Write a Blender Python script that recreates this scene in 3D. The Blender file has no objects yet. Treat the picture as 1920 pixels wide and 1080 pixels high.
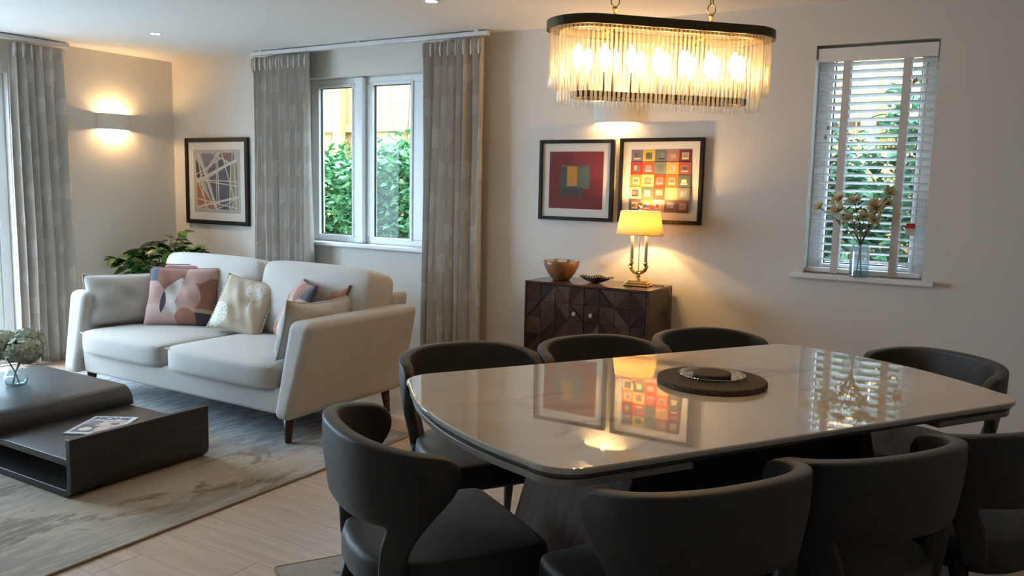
import bpy, bmesh, math, random
from mathutils import Vector, Matrix, Euler
random.seed(7)
S = bpy.context.scene
C = S.collection
R = math.radians
PI = math.pi

# ---------------------------------------------------------------- camera, world, exposure
CAM_H = 1.40
cam_d = bpy.data.cameras.new('camera'); cam = bpy.data.objects.new('camera', cam_d); C.objects.link(cam)
cam_d.sensor_width = 36; cam_d.lens = 36 * 1561.2 / 1920; cam_d.clip_start = .02
YAW, PITCH, ROLL = R(-31.307), R(6.917), R(1.244)
r0 = Vector((math.cos(YAW), -math.sin(YAW), 0)); fw = Vector((math.sin(YAW), math.cos(YAW), 0)); up = Vector((0, 0, 1))
fw2 = fw * math.cos(PITCH) - up * math.sin(PITCH); up2 = up * math.cos(PITCH) + fw * math.sin(PITCH)
rr = r0 * math.cos(ROLL) + up2 * math.sin(ROLL); uu = up2 * math.cos(ROLL) - r0 * math.sin(ROLL)
cam.matrix_world = Matrix(((rr.x, uu.x, -fw2.x, 0), (rr.y, uu.y, -fw2.y, 0), (rr.z, uu.z, -fw2.z, CAM_H), (0, 0, 0, 1)))
S.camera = cam

world = bpy.data.worlds.new('world'); S.world = world; world.use_nodes = True
bgn = world.node_tree.nodes['Background']
bgn.inputs['Color'].default_value = (.60, .785, 1.0, 1); bgn.inputs['Strength'].default_value = 15.5
S.view_settings.view_transform = 'Standard'; S.view_settings.look = 'None'
S.view_settings.gamma = 1; S.view_settings.use_curve_mapping = False
S.view_settings.exposure = 0.70
cy = S.cycles
cy.use_denoising = True
cy.max_bounces = 5; cy.diffuse_bounces = 3; cy.glossy_bounces = 3; cy.transmission_bounces = 3; cy.transparent_max_bounces = 24
cy.use_adaptive_sampling = True; cy.adaptive_threshold = .035
cy.sample_clamp_indirect = 6.0; cy.caustics_reflective = False; cy.caustics_refractive = False
WARM = (1.0, .60, .25)

X0, X1, Y0, Y1, ZC = -6.34, 2.3, -2.4, 4.72, 2.40

# ---------------------------------------------------------------- materials
MATS = {}
class G:
    """small node-graph helper"""
    def __init__(s, name):
        s.m = bpy.data.materials.new(name); s.m.use_nodes = True
        s.t = s.m.node_tree; s.n = s.t.nodes; s.b = s.n['Principled BSDF']; s.out = s.n['Material Output']
        MATS[name] = s.m
    def node(s, kind, **k):
        n = s.n.new(kind)
        for a, v in k.items(): setattr(n, a, v)
        return n
    def put(s, sock, v):
        if hasattr(v, 'is_linked') or isinstance(v, bpy.types.NodeSocket): s.t.links.new(v, sock)
        elif isinstance(v, (tuple, list)) and len(v) == 3 and sock.type == 'RGBA': sock.default_value = (*v, 1)
        else: sock.default_value = v
    def math(s, op, a, b=0.0, c=0.0, clamp=False):
        n = s.node('ShaderNodeMath', operation=op, use_clamp=clamp)
        s.put(n.inputs[0], a); s.put(n.inputs[1], b)
        if op in ('MULTIPLY_ADD', 'WRAP', 'SMOOTH_MIN', 'COMPARE'): s.put(n.inputs[2], c)
        return n.outputs[0]
    def mix(s, f, a, b, mode='MIX'):
        n = s.node('ShaderNodeMix', data_type='RGBA', blend_type=mode)
        s.put(n.inputs[0], f); s.put(n.inputs[6], a); s.put(n.inputs[7], b)
        return n.outputs[2]
    def coord(s, which='Object'):
        return s.node('ShaderNodeTexCoord').outputs[which]
    def mapping(s, vec, scale=(1, 1, 1), loc=(0, 0, 0), rot=(0, 0, 0)):
        n = s.node('ShaderNodeMapping'); s.put(n.inputs[0], vec)
        n.inputs['Scale'].default_value = scale; n.inputs['Location'].default_value = loc; n.inputs['Rotation'].default_value = rot
        return n.outputs[0]
    def noise(s, vec, scale, detail=4, rough=.55, dist=0):
        n = s.node('ShaderNodeTexNoise'); s.put(n.inputs['Vector'], vec)
        n.inputs['Scale'].default_value = scale; n.inputs['Detail'].default_value = detail
        n.inputs['Roughness'].default_value = rough; n.inputs['Distortion'].default_value = dist
        return n.outputs['Fac']
    def ramp(s, f, stops):
        n = s.node('ShaderNodeValToRGB'); s.put(n.inputs[0], f); e = n.color_ramp.elements
        while len(e) < len(stops): e.new(.5)
        for i, (p, c) in enumerate(stops):
            e[i].position = p; e[i].color = (*c, 1) if len(c) == 3 else c
        return n.outputs[0]
    def smooth(s, x, lo, hi):
        n = s.node('ShaderNodeMapRange', interpolation_type='SMOOTHSTEP'); s.put(n.inputs[0], x)
        n.inputs[1].default_value = lo; n.inputs[2].default_value = hi; return n.outputs[0]
    def bump(s, h, strength=.3, dist=.002):
        n = s.node('ShaderNodeBump'); n.inputs['Strength'].default_value = strength; n.inputs['Distance'].default_value = dist
        s.put(n.inputs['Height'], h); s.t.links.new(n.outputs[0], s.b.inputs['Normal'])
    def col(s, v): s.put(s.b.inputs['Base Color'], v)
    def pr(s, **k):
        for a, v in k.items(): s.put(s.b.inputs[a.replace('_', ' ')], v)
        return s
def srgb(r, g, b):
    f = lambda c: (c / 255 / 12.92) if c / 255 <= .04045 else ((c / 255 + .055) / 1.055) ** 2.4
    return (f(r), f(g), f(b))
def plain(name, col, rough=.5, metal=0, spec=.5, grain=0, gscale=40):
    g = G(name); g.pr(Roughness=rough, Metallic=metal); g.b.inputs['Specular IOR Level'].default_value = spec
    if grain:
        n = g.noise(g.coord(), gscale)
        g.col(g.mix(n, tuple(c * (1 - grain) for c in col), tuple(min(1, c * (1 + grain)) for c in col)))
    else: g.col(col)
    return g.m
def fabric(name, col, var=.10, scale=500, rough=.95, sheen=.25, bump=.35):
    g = G(name); o = g.coord()
    n = g.noise(o, scale, 2); n2 = g.noise(o, 7, 3)
    c = g.mix(n, tuple(x * (1 - var) for x in col), tuple(min(1, x * (1 + var)) for x in col))
    c = g.mix(g.math('MULTIPLY', n2, .25), c, tuple(x * .85 for x in col))
    g.col(c); g.pr(Roughness=rough, Sheen_Weight=sheen); g.bump(n, bump, .0012)
    return g
def wood(name, c1, c2, axis=0, rough=.45, scale=1.0, rnd=0.0):
    g = G(name); o = g.coord()
    sc = [28, 28, 28]; sc[axis] = 2.2
    m = g.mapping(o, tuple(x * scale for x in sc))
    if rnd:
        oi = g.node('ShaderNodeObjectInfo').outputs['Random']
        v = g.node('ShaderNodeVectorMath', operation='ADD'); g.put(v.inputs[0], m)
        g.put(v.inputs[1], g.math('MULTIPLY', oi, 37.0)); m = v.outputs[0]
    n = g.noise(m, 1.0, 6, .6, .6)
    c = g.mix(g.smooth(n, .3, .72), c1, c2)
    if rnd:
        c = g.mix(rnd, c, g.mix(oi, c1, c2))
    g.col(c); g.pr(Roughness=rough); g.bump(n, .12, .001)
    return g
def glass(name, tint=(1, 1, 1), rough=.0, gloss=1.0, cloud=0, edge=None):
    g = G(name)
    tr = g.node('ShaderNodeBsdfTransparent'); tr.inputs[0].default_value = (*tint, 1)
    gl = g.node('ShaderNodeBsdfGlossy'); gl.inputs['Roughness'].default_value = rough
    fr = g.node('ShaderNodeFresnel'); fr.inputs[0].default_value = 1.5
    mx = g.node('ShaderNodeMixShader'); g.put(mx.inputs[0], g.math('MULTIPLY', g.math('MULTIPLY', fr.outputs[0], gloss, clamp=True), g.math('SUBTRACT', 1.0, g.node('ShaderNodeNewGeometry').outputs['Backfacing'])))
    src = tr
    if edge:
        lw = g.node('ShaderNodeLayerWeight'); lw.inputs[0].default_value = .5
        g.put(tr.inputs[0], g.mix(g.smooth(lw.outputs['Facing'], .25, .95), tint, edge))
    if cloud:
        tl = g.node('ShaderNodeBsdfTranslucent'); tl.inputs[0].default_value = (1, 1, 1, 1); m2 = g.node('ShaderNodeMixShader'); m2.inputs[0].default_value = cloud
        g.t.links.new(tr.outputs[0], m2.inputs[1]); g.t.links.new(tl.outputs[0], m2.inputs[2]); src = m2
    g.t.links.new(src.outputs[0], mx.inputs[1]); g.t.links.new(gl.outputs[0], mx.inputs[2]); g.t.links.new(mx.outputs[0], g.out.inputs[0])
    return g.m
def emit(name, col, strength):
    g = G(name); g.col((.8, .8, .8)); g.put(g.b.inputs['Emission Color'], col); g.b.inputs['Emission Strength'].default_value = strength
    return g.m

def paint(name, col):
    g = G(name); n = g.noise(g.coord(), 260, 2); g.col(col); g.pr(Roughness=.85); g.b.inputs['Specular IOR Level'].default_value = .25; g.bump(n, .06, .001); return g.m
M_WALL = paint('wall_paint', (.76, .725, .675)); M_CEIL = paint('ceiling_paint', (.80, .79, .775))
M_TRIM = plain('white_trim', (.82, .83, .83), .35); M_FRAME = plain('window_frame_white', (.84, .87, .88), .3)
M_GLASS = glass('window_glass', (.80, .84, .83), 0, .35); M_DGLASS = glass('door_glass', (.97, .985, .98)); M_VASE = glass('vase_glass', (.93, .97, .97), 0, 2.2, .04, (.55, .66, .70))
M_ROD = glass('rod_glass', (.97, .96, .93), .03, 1.6, .075, (.62, .56, .47))
M_DARKFRAME = plain('black_frame', (.012, .010, .009), .5, spec=.25)
M_PLANK = wood('floor_planks', srgb(184, 160, 140), srgb(208, 186, 166), 0, .42, 1.0, .22).m
M_SUB = plain('subfloor', srgb(150, 128, 108), .8)
M_BLACK = plain('black_metal', (.012, .012, .012), .35)
M_BRONZE = plain('dark_bronze', (.095, .075, .045), .38, .8, grain=.2)
M_BRASS = plain('brass', (.78, .55, .22), .2, 1.0); M_ABRASS = plain('aged_brass', (.50, .36, .17), .32, 1.0)

# ---------------------------------------------------------------- mesh helpers
class MB:
    def __init__(s): s.v = []; s.f = []; s.uv = None; s.col = None
    def add(s, vs, fs):
        o = len(s.v); s.v += [tuple(p) for p in vs]; s.f += [tuple(i + o for i in f) for f in fs]; return s
    def box(s, x0, x1, y0, y1, z0, z1):
        return s.add([(x0, y0, z0), (x1, y0, z0), (x1, y1, z0), (x0, y1, z0), (x0, y0, z1), (x1, y0, z1), (x1, y1, z1), (x0, y1, z1)],
                     [(3, 2, 1, 0), (4, 5, 6, 7), (0, 1, 5, 4), (1, 2, 6, 5), (2, 3, 7, 6), (3, 0, 4, 7)])
    def hexa(s, p):      # eight corners: bottom four, top four (both counter-clockwise)
        return s.add(p, [(3, 2, 1, 0), (4, 5, 6, 7), (0, 1, 5, 4), (1, 2, 6, 5), (2, 3, 7, 6), (3, 0, 4, 7)])
    def prism(s, poly, z0, z1):
        n = len(poly)
        return s.add([(x, y, z0) for x, y in poly] + [(x, y, z1) for x, y in poly],
                     [tuple(range(n))[::-1], tuple(range(n, 2 * n))] + [(i, (i + 1) % n, n + (i + 1) % n, n + i) for i in range(n)])
    def rings(s, rs, caps=(True, True), closed=True):
        n = len(rs[0]); vs = [p for r in rs for p in r]; fs = []
        for k in range(len(rs) - 1):
            for i in range(n if closed else n - 1):
                j = (i + 1) % n; fs.append((k * n + i, k * n + j, (k + 1) * n + j, (k + 1) * n + i))
        if caps[0]: fs.append(tuple(range(n))[::-1])
        if caps[1]: fs.append(tuple(range((len(rs) - 1) * n, len(rs) * n)))
        return s.add(vs, fs)
    def lathe(s, prof, n=24, c=(0, 0, 0), sx=1, sy=1, caps=(True, True)):
        return s.rings([[(c[0] + r * sx * math.cos(2 * PI * i / n), c[1] + r * sy * math.sin(2 * PI * i / n), c[2] + z) for i in range(n)] for r, z in prof], caps)
    def tube(s, pts, rad, n=8, caps=True, closed=False):
        pts = [Vector(p) for p in pts]; rs = []
        rad = rad if isinstance(rad, (list, tuple)) else [rad] * len(pts)
        m = len(pts); prev = None
        for i, p in enumerate(pts):
            if closed: t = pts[(i + 1) % m] - pts[i - 1]
            else: t = pts[min(i + 1, m - 1)] - pts[max(i - 1, 0)]
            t.normalize()
            a = prev if prev is not None else (Vector((0, 0, 1)) if abs(t.z) < .9 else Vector((1, 0, 0)))
            x = (a - t * a.dot(t)); x.normalize(); y = t.cross(x); prev = x
            rs.append([tuple(p + (x * math.cos(2 * PI * k / n) + y * math.sin(2 * PI * k / n)) * rad[i]) for k in range(n)])
        if closed: rs.append(rs[0])
        return s.rings(rs, (caps and not closed, caps and not closed))
    def pad(s, outline, z0, z1, r, segs=4, crown=0):
        """rounded slab from a closed counter-clockwise outline"""
        n = len(outline); P = [Vector((a, b)) for a, b in outline]; N = []
        for i in range(n):
            t = P[(i + 1) % n] - P[i - 1]; t.normalize(); N.append(Vector((t.y, -t.x)))
        def ring(ins, z): return [(P[i].x - N[i].x * ins, P[i].y - N[i].y * ins, z) for i in range(n)]
        rs = []
        for k in range(segs + 1):
            a = PI / 2 * k / segs; rs.append(ring(r * (1 - math.sin(a)), z0 + r * (1 - math.cos(a))))
        for k in range(segs + 1):
            a = PI / 2 * k / segs; rs.append(ring(r * (1 - math.cos(a)), z1 - r * (1 - math.sin(a))))
        if crown:
            cx = sum(p.x for p in P) / n; cyy = sum(p.y for p in P) / n
            for f in (.8, .55, .28):
                rs.append([(cx + (q[0] - cx) * f, cyy + (q[1] - cyy) * f, z1 + crown * (1 - f * f)) for q in ring(r, z1)])
        return s.rings(rs)
    def build(s, name, mat, parent=None, smooth=False, bevel=0, segs=3, subsurf=0, world=False, solid=0, angle=None):
        me = bpy.data.meshes.new(name)
        vs = s.v
        if world and parent is not None:
            o = parent
            while o.parent is not None: o = o.parent
            vs = [(x - o.location.x, y - o.location.y, z - o.location.z) for x, y, z in vs]
        me.from_pydata(vs, [], s.f); me.validate()
        if s.uv:
            L = me.uv_layers.new(name='UVMap')
            for l in me.loops: L.data[l.index].uv = s.uv[l.vertex_index]
        if s.col:
            A = me.color_attributes.new('Col', 'FLOAT_COLOR', 'CORNER')
            for p in me.polygons:
                for li in p.loop_indices: A.data[li].color = (*s.col[p.index], 1)
        bm = bmesh.new(); bm.from_mesh(me); bmesh.ops.recalc_face_normals(bm, faces=bm.faces) if not s.col else None; bm.to_mesh(me); bm.free()
        if smooth: me.polygons.foreach_set('use_smooth', [True] * len(me.polygons))
        if mat is not None: me.materials.append(mat)
        o = bpy.data.objects.new(name, me); C.objects.link(o)
        if parent is not None: o.parent = parent
        if solid:
            m = o.modifiers.new('solid', 'SOLIDIFY'); m.thickness = solid; m.offset = 0
        if bevel:
            m = o.modifiers.new('bevel', 'BEVEL'); m.width = bevel; m.segments = segs; m.limit_method = 'ANGLE'; m.angle_limit = R(35)
            me.polygons.foreach_set('use_smooth', [True] * len(me.polygons))
            m.harden_normals = False
            w = o.modifiers.new('wn', 'WEIGHTED_NORMAL'); w.keep_sharp = False
        if subsurf:
            m = o.modifiers.new('sub', 'SUBSURF'); m.levels = m.render_levels = subsurf
        return o
def place(o, parent, loc=(0, 0, 0), rot=(0, 0, 0), scale=(1, 1, 1)):
    o.parent = parent; o.location = loc; o.rotation_euler = rot; o.scale = scale; return o
def inst(src, parent, loc, rot=(0, 0, 0), scale=(1, 1, 1), name=None):
    o = src.copy(); C.objects.link(o); o.name = name or src.name.split('.')[0]; return place(o, parent, loc, rot, scale)
def tag(o, label=None, cat=None, group=None, kind=None):
    if label: o['label'] = label
    if cat: o['category'] = cat
    if group: o['group'] = group
    if kind: o['kind'] = kind
    return o
def thing(name, label, cat, loc=(0, 0, 0), rotz=0, group=None):
    o = bpy.data.objects.new(name, None); C.objects.link(o); o.location = loc; o.rotation_euler = (0, 0, rotz); o.empty_display_size = .05
    return tag(o, label, cat, group)
def copy_tree(o, parent=None):
    c = o.copy(); C.objects.link(c); c.parent = parent
    for ch in list(o.children): copy_tree(ch, c)
    return c
def struct(name, mb, mat, **k): return tag(mb.build(name, mat, **k), kind='structure')
def rrect(w, h, r, n=6, cx=0, cyy=0):
    out = []
    for qx, qy, a0 in ((1, -1, -90), (1, 1, 0), (-1, 1, 90), (-1, -1, 180)):
        for k in range(n + 1):
            a = R(a0 + 90 * k / n); out.append((cx + qx * (w / 2 - r) + r * math.cos(a), cyy + qy * (h / 2 - r) + r * math.sin(a)))
    return out
def softbox(w, d, h, k=7, n=12, puff=0, front=0):
    """rounded upholstery block centred at the origin"""
    mb = MB(); idx = {}; V = []; F = []
    def vert(p):
        key = tuple(round(c, 5) for c in p)
        if key not in idx:
            m = sum(abs(c) ** k for c in p) ** (1 / k); mx = max(abs(c) for c in p); f = mx / m
            x, y, z = (c * f for c in p)
            bz = puff * max(0, 1 - p[0] ** 2) * max(0, 1 - p[1] ** 2) * (1 if p[2] > 0 else -.25) * abs(p[2])
            by = front * max(0, 1 - p[0] ** 2) * max(0, 1 - p[2] ** 2) * (-1 if p[1] < 0 else .3) * abs(p[1])
            idx[key] = len(V); V.append((x * w / 2, y * d / 2 + by, z * h / 2 + bz))
        return idx[key]
    g = [math.sin(PI / 2 * (-1 + 2 * i / n)) for i in range(n + 1)]
    for ax in range(3):
        for sgn in (-1, 1):
            for i in range(n):
                for j in range(n):
                    q = []
                    for a, b in ((i, j), (i + 1, j), (i + 1, j + 1), (i, j + 1)):
                        p = [0, 0, 0]; p[ax] = sgn; p[(ax + 1) % 3] = g[a]; p[(ax + 2) % 3] = g[b]; q.append(vert(p))
                    F.append(q if sgn > 0 else q[::-1])
    return mb.add(V, F)
def pillow(w, h, t, n=22, pinch=.09, seed=0, sag=0):
    """scatter cushion in the local xz plane facing -y, base at z=0"""
    mb = MB(); rnd = random.Random(seed); ph = [rnd.uniform(0, 6) for _ in range(6)]; V = []; F = []; U = []
    for side in (-1, 1):
        for j in range(n + 1):
            for i in range(n + 1):
                u = -1 + 2 * i / n; v = -1 + 2 * j / n
                x = w / 2 * u * (1 - pinch * math.cos(v * PI / 2)); z = h / 2 + h / 2 * v * (1 - pinch * math.cos(u * PI / 2))
                b = max(0, (1 - u ** 4)) ** .55 * max(0, (1 - v ** 4)) ** .55
                wr = .010 * math.sin(5 * u + ph[0] + 3 * v) * math.sin(4 * v + ph[1]) + .006 * math.sin(9 * u + ph[2]) * math.sin(7 * v + ph[3] + 4 * u)
                z -= sag * (1 - u * u) * max(0, v) ** 2
                V.append((x, side * (t / 2 * b * (1 - .25 * v) + wr * b), z)); U.append(((u + 1) / 2, (v + 1) / 2))
    o = (n + 1) ** 2
    for j in range(n):
        for i in range(n):
            a = j * (n + 1) + i; F.append((a, a + 1, a + n + 2, a + n + 1)); F.append((o + a, o + a + n + 1, o + a + n + 2, o + a + 1))
    # weld rims by sharing the same positions
    mb.add(V, F); mb.uv = U
    return mb
def print_mesh(polys):
    """flat print: list of (polygon in metres x,z, colour); layered by 0.2 mm towards -y"""
    mb = MB(); mb.col = []
    for k, (poly, c) in enumerate(polys):
        n = len(poly); mb.add([(x, -.00015 * k, z) for x, z in poly], [tuple(range(n))]); mb.col.append(c)
    return mb
def colmat(name, rough=.6):
    g = G(name); a = g.node('ShaderNodeVertexColor', layer_name='Col'); g.put(g.b.inputs['Base Color'], a.outputs[0]); g.pr(Roughness=rough); return g.m
M_PRINT = colmat('printed_paper', .7)
def rect(x0, x1, z0, z1): return [(x0, z0), (x1, z0), (x1, z1), (x0, z1)]

# ---------------------------------------------------------------- room shell
fl = struct('floor', MB().box(X0 - .1, X1 + .1, Y0 - .1, Y1 + .1, -.12, -.012), M_SUB)
proto = MB().box(-.61, .61, -.0959, .0959, -.012, 0).build('plank', M_PLANK, fl, bevel=.0006, segs=1)
first = True
yy = Y0; row = 0
while yy < Y1:
    xx = X0 - random.uniform(0, 1.0)
    while xx < X1:
        a, b = max(xx, X0), min(xx + 1.222, X1); c, d = yy, min(yy + .1925, Y1)
        if b - a > .05 and d - c > .02:
            s = ((b - a) / 1.222, (d - c) / .1925, 1); loc = ((a + b) / 2, (c + d) / 2, 0)
            if first: place(proto, fl, loc, (0, 0, 0), s); first = False
            else: inst(proto, fl, loc, (0, 0, 0), s)
        xx += 1.222
    yy += .1925; row += 1

def wall_y(name, y0, y1, xa, xb, holes, mat):
    mb = MB(); hs = sorted(holes); x = xa
    for (h0, h1, z0, z1) in hs:
        mb.box(x, h0, y0, y1, 0, ZC); mb.box(h0, h1, y0, y1, 0, z0) if z0 > 0 else None; mb.box(h0, h1, y0, y1, z1, ZC); x = h1
    mb.box(x, xb, y0, y1, 0, ZC); return struct(name, mb, mat)
WL = (-4.78, -3.60, .95, 2.185)          # living-room window opening
WR = (-1.005, -.415, .965, 2.18)         # dining window opening
wall_y('wall_back', Y1, Y1 + .18, X0 - .28, X1 + .28, [WL, WR], M_WALL)
DY = (.75, 3.34, 2.14)                    # patio door opening in left wall
mb = MB(); mb.box(X0 - .28, X0, Y0 - .28, DY[0], 0, ZC); mb.box(X0 - .28, X0, DY[1], Y1, 0, ZC); mb.box(X0 - .28, X0, DY[0], DY[1], DY[2], ZC)
struct('wall_left', mb, M_WALL)
wall_y('wall_front', Y0 - .28, Y0, X0, X1, [], M_WALL)
struct('wall_right', MB().box(X1, X1 + .28, Y0 - .28, Y1, 0, ZC), M_WALL)
struct('ceiling', MB().box(X0 - .28, X1 + .28, Y0 - .28, Y1 + .28, ZC, ZC + .2), M_CEIL)
struct('baseboard_back', MB().box(X0, X1, Y1 - .016, Y1, 0, .12), M_TRIM, bevel=.004)
struct('baseboard_left', MB().box(X0, X0 + .016, DY[1] + .02, Y1 - .017, 0, .12), M_TRIM, bevel=.004)
struct('baseboard_right', MB().box(X1 - .016, X1, Y0, Y1 - .017, 0, .12), M_TRIM, bevel=.004)

# windows
def window(name, x0, x1, z0, z1, y, panes, fwid=.07, dep=.075, gm=M_GLASS):
    mb = MB(); mb.box(x0, x0 + fwid, y, y + dep, z0, z1); mb.box(x1 - fwid, x1, y, y + dep, z0, z1)
    mb.box(x0 + fwid, x1 - fwid, y, y + dep, z0, z0 + .05); mb.box(x0 + fwid, x1 - fwid, y, y + dep, z1 - .055, z1)
    w = struct(name, mb, M_FRAME, bevel=.006, segs=2)
    for (a, b) in panes:
        sash = MB(); t = .022
        sash.box(a - t, a, y - .006, y + .05, z0 + .035, z1 - .04); sash.box(b, b + t, y - .006, y + .05, z0 + .035, z1 - .04)
        sash.box(a, b, y - .006, y + .05, z0 + .035, z0 + .055); sash.box(a, b, y - .006, y + .05, z1 - .065, z1 - .04)
        sash.build('sash', M_FRAME, w, bevel=.004, segs=2)
        gk = MB(); q = .006
        gk.box(a, a + q, y + .02, y + .035, z0 + .055, z1 - .065); gk.box(b - q, b, y + .02, y + .035, z0 + .055, z1 - .065)
        gk.box(a, b, y + .02, y + .035, z0 + .055, z0 + .055 + q); gk.box(a, b, y + .02, y + .035, z1 - .065 - q, z1 - .065)
        gk.build('gasket', M_BLACK, w)
        MB().box(a, b, y + .024, y + .030, z0 + .055, z1 - .065).build('pane', gm, w)
    return w
w1 = window('window_1', WL[0], WL[1], WL[2], WL[3], 4.80, [(-4.695, -4.36), (-4.155, -3.80)], .07)
MB().box(-3.778, -3.665, 4.803, 4.87, WL[2] + .05, WL[3] - .055).build('side_jamb', M_FRAME, w1, bevel=.004)
MB().box(-4.338, -4.177, 4.795, 4.875, WL[2] + .05, WL[3] - .055).build('mullion', M_FRAME, w1, bevel=.006, segs=2)
MB().box(-4.285, -4.215, 4.76, 4.80, WL[2] + .004, WL[3] - .004).build('mullion_cover', M_FRAME, w1, bevel=.01, segs=2)
MB().box(-4.86, -3.52, 4.665, 4.80, .925, .952).build('window_sill', M_TRIM, w1, bevel=.006)
w2 = window('window_2', WR[0], WR[1], WR[2], WR[3], 4.818, [(-.925, -.495)], .06, gm=M_DGLASS)
MB().box(-1.065, -.355, 4.675, 4.818, .942, .968).build('window_sill', M_TRIM, w2, bevel=.006)
# patio doors in the left wall
pd = MB(); xd = X0 - .14
pd.box(xd, xd + .08, DY[0], DY[0] + .07, 0, DY[2]); pd.box(xd, xd + .08, DY[1] - .07, DY[1], 0, DY[2]); pd.box(xd, xd + .08, DY[0] + .07, DY[1] - .07, DY[2] - .07, DY[2]); pd.box(xd, xd + .08, DY[0] + .07, DY[1] - .07, 0, .03)
dr = struct('door_1', pd, M_FRAME, bevel=.006)
ny = 3; span = (DY[1] - DY[0] - .14) / ny
for k in range(ny):
    a = DY[0] + .07 + k * span; b = a + span
    lf = MB(); lf.box(xd + .01, xd + .065, a, a + .07, .03, DY[2] - .07); lf.box(xd + .01, xd + .065, b - .07, b, .03, DY[2] - .07)
    lf.box(xd + .01, xd + .065, a + .07, b - .07, .03, .12); lf.box(xd + .01, xd + .065, a + .07, b - .07, DY[2] - .14, DY[2] - .07)
    l = lf.build('door_leaf', M_FRAME, dr, bevel=.005)
    q = MB(); q.box(xd + .03, xd + .045, a + .07, a + .078, .12, DY[2] - .14); q.box(xd + .03, xd + .045, b - .078, b - .07, .12, DY[2] - .14); q.build('gasket', M_BLACK, l)
    MB().box(xd + .034, xd + .040, a + .07, b - .07, .12, DY[2] - .14).build('pane', M_DGLASS, l)
# light portals in the openings (sampling aids, they give off no light themselves)
def portal(loc, rot, sx, sy):
    l = bpy.data.lights.new('portal', 'AREA'); l.shape = 'RECTANGLE'; l.size = sx; l.size_y = sy; l.cycles.is_portal = True
    o = bpy.data.objects.new('daylight_portal', l); C.objects.link(o); o.location = loc; o.rotation_euler = rot
portal((X0 - .16, (DY[0] + DY[1]) / 2, 1.07), (0, R(-90), 0), 2.1, DY[1] - DY[0])
portal((-4.19, 4.9, 1.57), (R(-90), 0, 0), 1.15, 1.2)
portal((-.71, 4.97, 1.57), (R(-90), 0, 0), .58, 1.2)

# ---------------------------------------------------------------- garden
struct('added_shade_overhang', MB().box(X0 - .7, X1 + .7, Y1 + .18, Y1 + .75, 2.62, 2.76), plain('shade_overhang_board', (.55, .54, .52), .7))  # unseen overhang, added to cut the sky light on the fence and shrubs
gg = G('garden_soil'); gg.col(gg.ramp(gg.noise(gg.coord(), 3, 6), [(.3, (.05, .06, .03)), (.7, (.12, .13, .07))])); gg.pr(Roughness=1)
gp = G('patio_stone'); gp.col(gp.mix(gp.noise(gp.coord(), 2, 5), (.48, .46, .43), (.62, .60, .57))); gp.pr(Roughness=.9)
mb = MB(); mb.box(-16, X0 - .28, -8, 12, -.3, -.06); mb.box(X0 - .28, 8, Y1 + .18, 12, -.3, -.06); mb.box(X0 - .28, 8, -8, Y0 - .28, -.3, -.06)
struct('garden_patio', mb, gp.m)
struct('garden_bank', MB().hexa([(-9, 5.5, -.06), (6, 5.5, -.06), (6, 9, -.06), (-9, 9, -.06), (-9, 5.7, .55), (6, 5.7, .55), (6, 9, .9), (-9, 9, .9)]), gg.m)
M_FENCE = wood('fence_wood', srgb(168, 124, 72), srgb(204, 166, 110), 2, .8, .7, .35).m
fence = thing('garden_fence', 'tall pale timber garden fence of vertical boards behind the shrubs', 'fence', (-4, 7.3, .6))
bproto = MB().box(-.0575, .0575, -.009, .009, 0, 2.7).build('fence_board', M_FENCE, fence)
xs = [-9.2 + .122 * k for k in range(95)]
for i, x in enumerate(xs):
    if i == 0: place(bproto, fence, (x + 4, 0, 0))
    else: inst(bproto, fence, (x + 4, random.uniform(-.004, .004), random.uniform(-.02, .02)))
for z in (.35, 1.38, 2.4): MB().box(-9.3, 2.5, 7.23, 7.285, .6 + z, .6 + z + .09).build('fence_rail', M_FENCE, fence, world=True)
pp = None
for x in (-8.6, -6.72, -4.9, -3.0, -1.1, .8):
    if pp is None: pp = MB().box(-.05, .05, -.16, -.07, -.1, 2.75).build('fence_post', M_FENCE, fence); pp.location.x = x + 4
    else: inst(pp, fence, (x + 4, 0, 0))
def leafmat(name, c1, c2, rough=.45):
    g = G(name); r = g.node('ShaderNodeNewGeometry').outputs['Random Per Island']
    g.col(g.mix(r, c1, c2)); g.pr(Roughness=rough)
    return g.m
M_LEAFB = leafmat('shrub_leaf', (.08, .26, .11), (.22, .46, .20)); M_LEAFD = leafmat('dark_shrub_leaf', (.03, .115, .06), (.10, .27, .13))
M_STEM = plain('stem_brown', (.10, .075, .04), .8)
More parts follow.
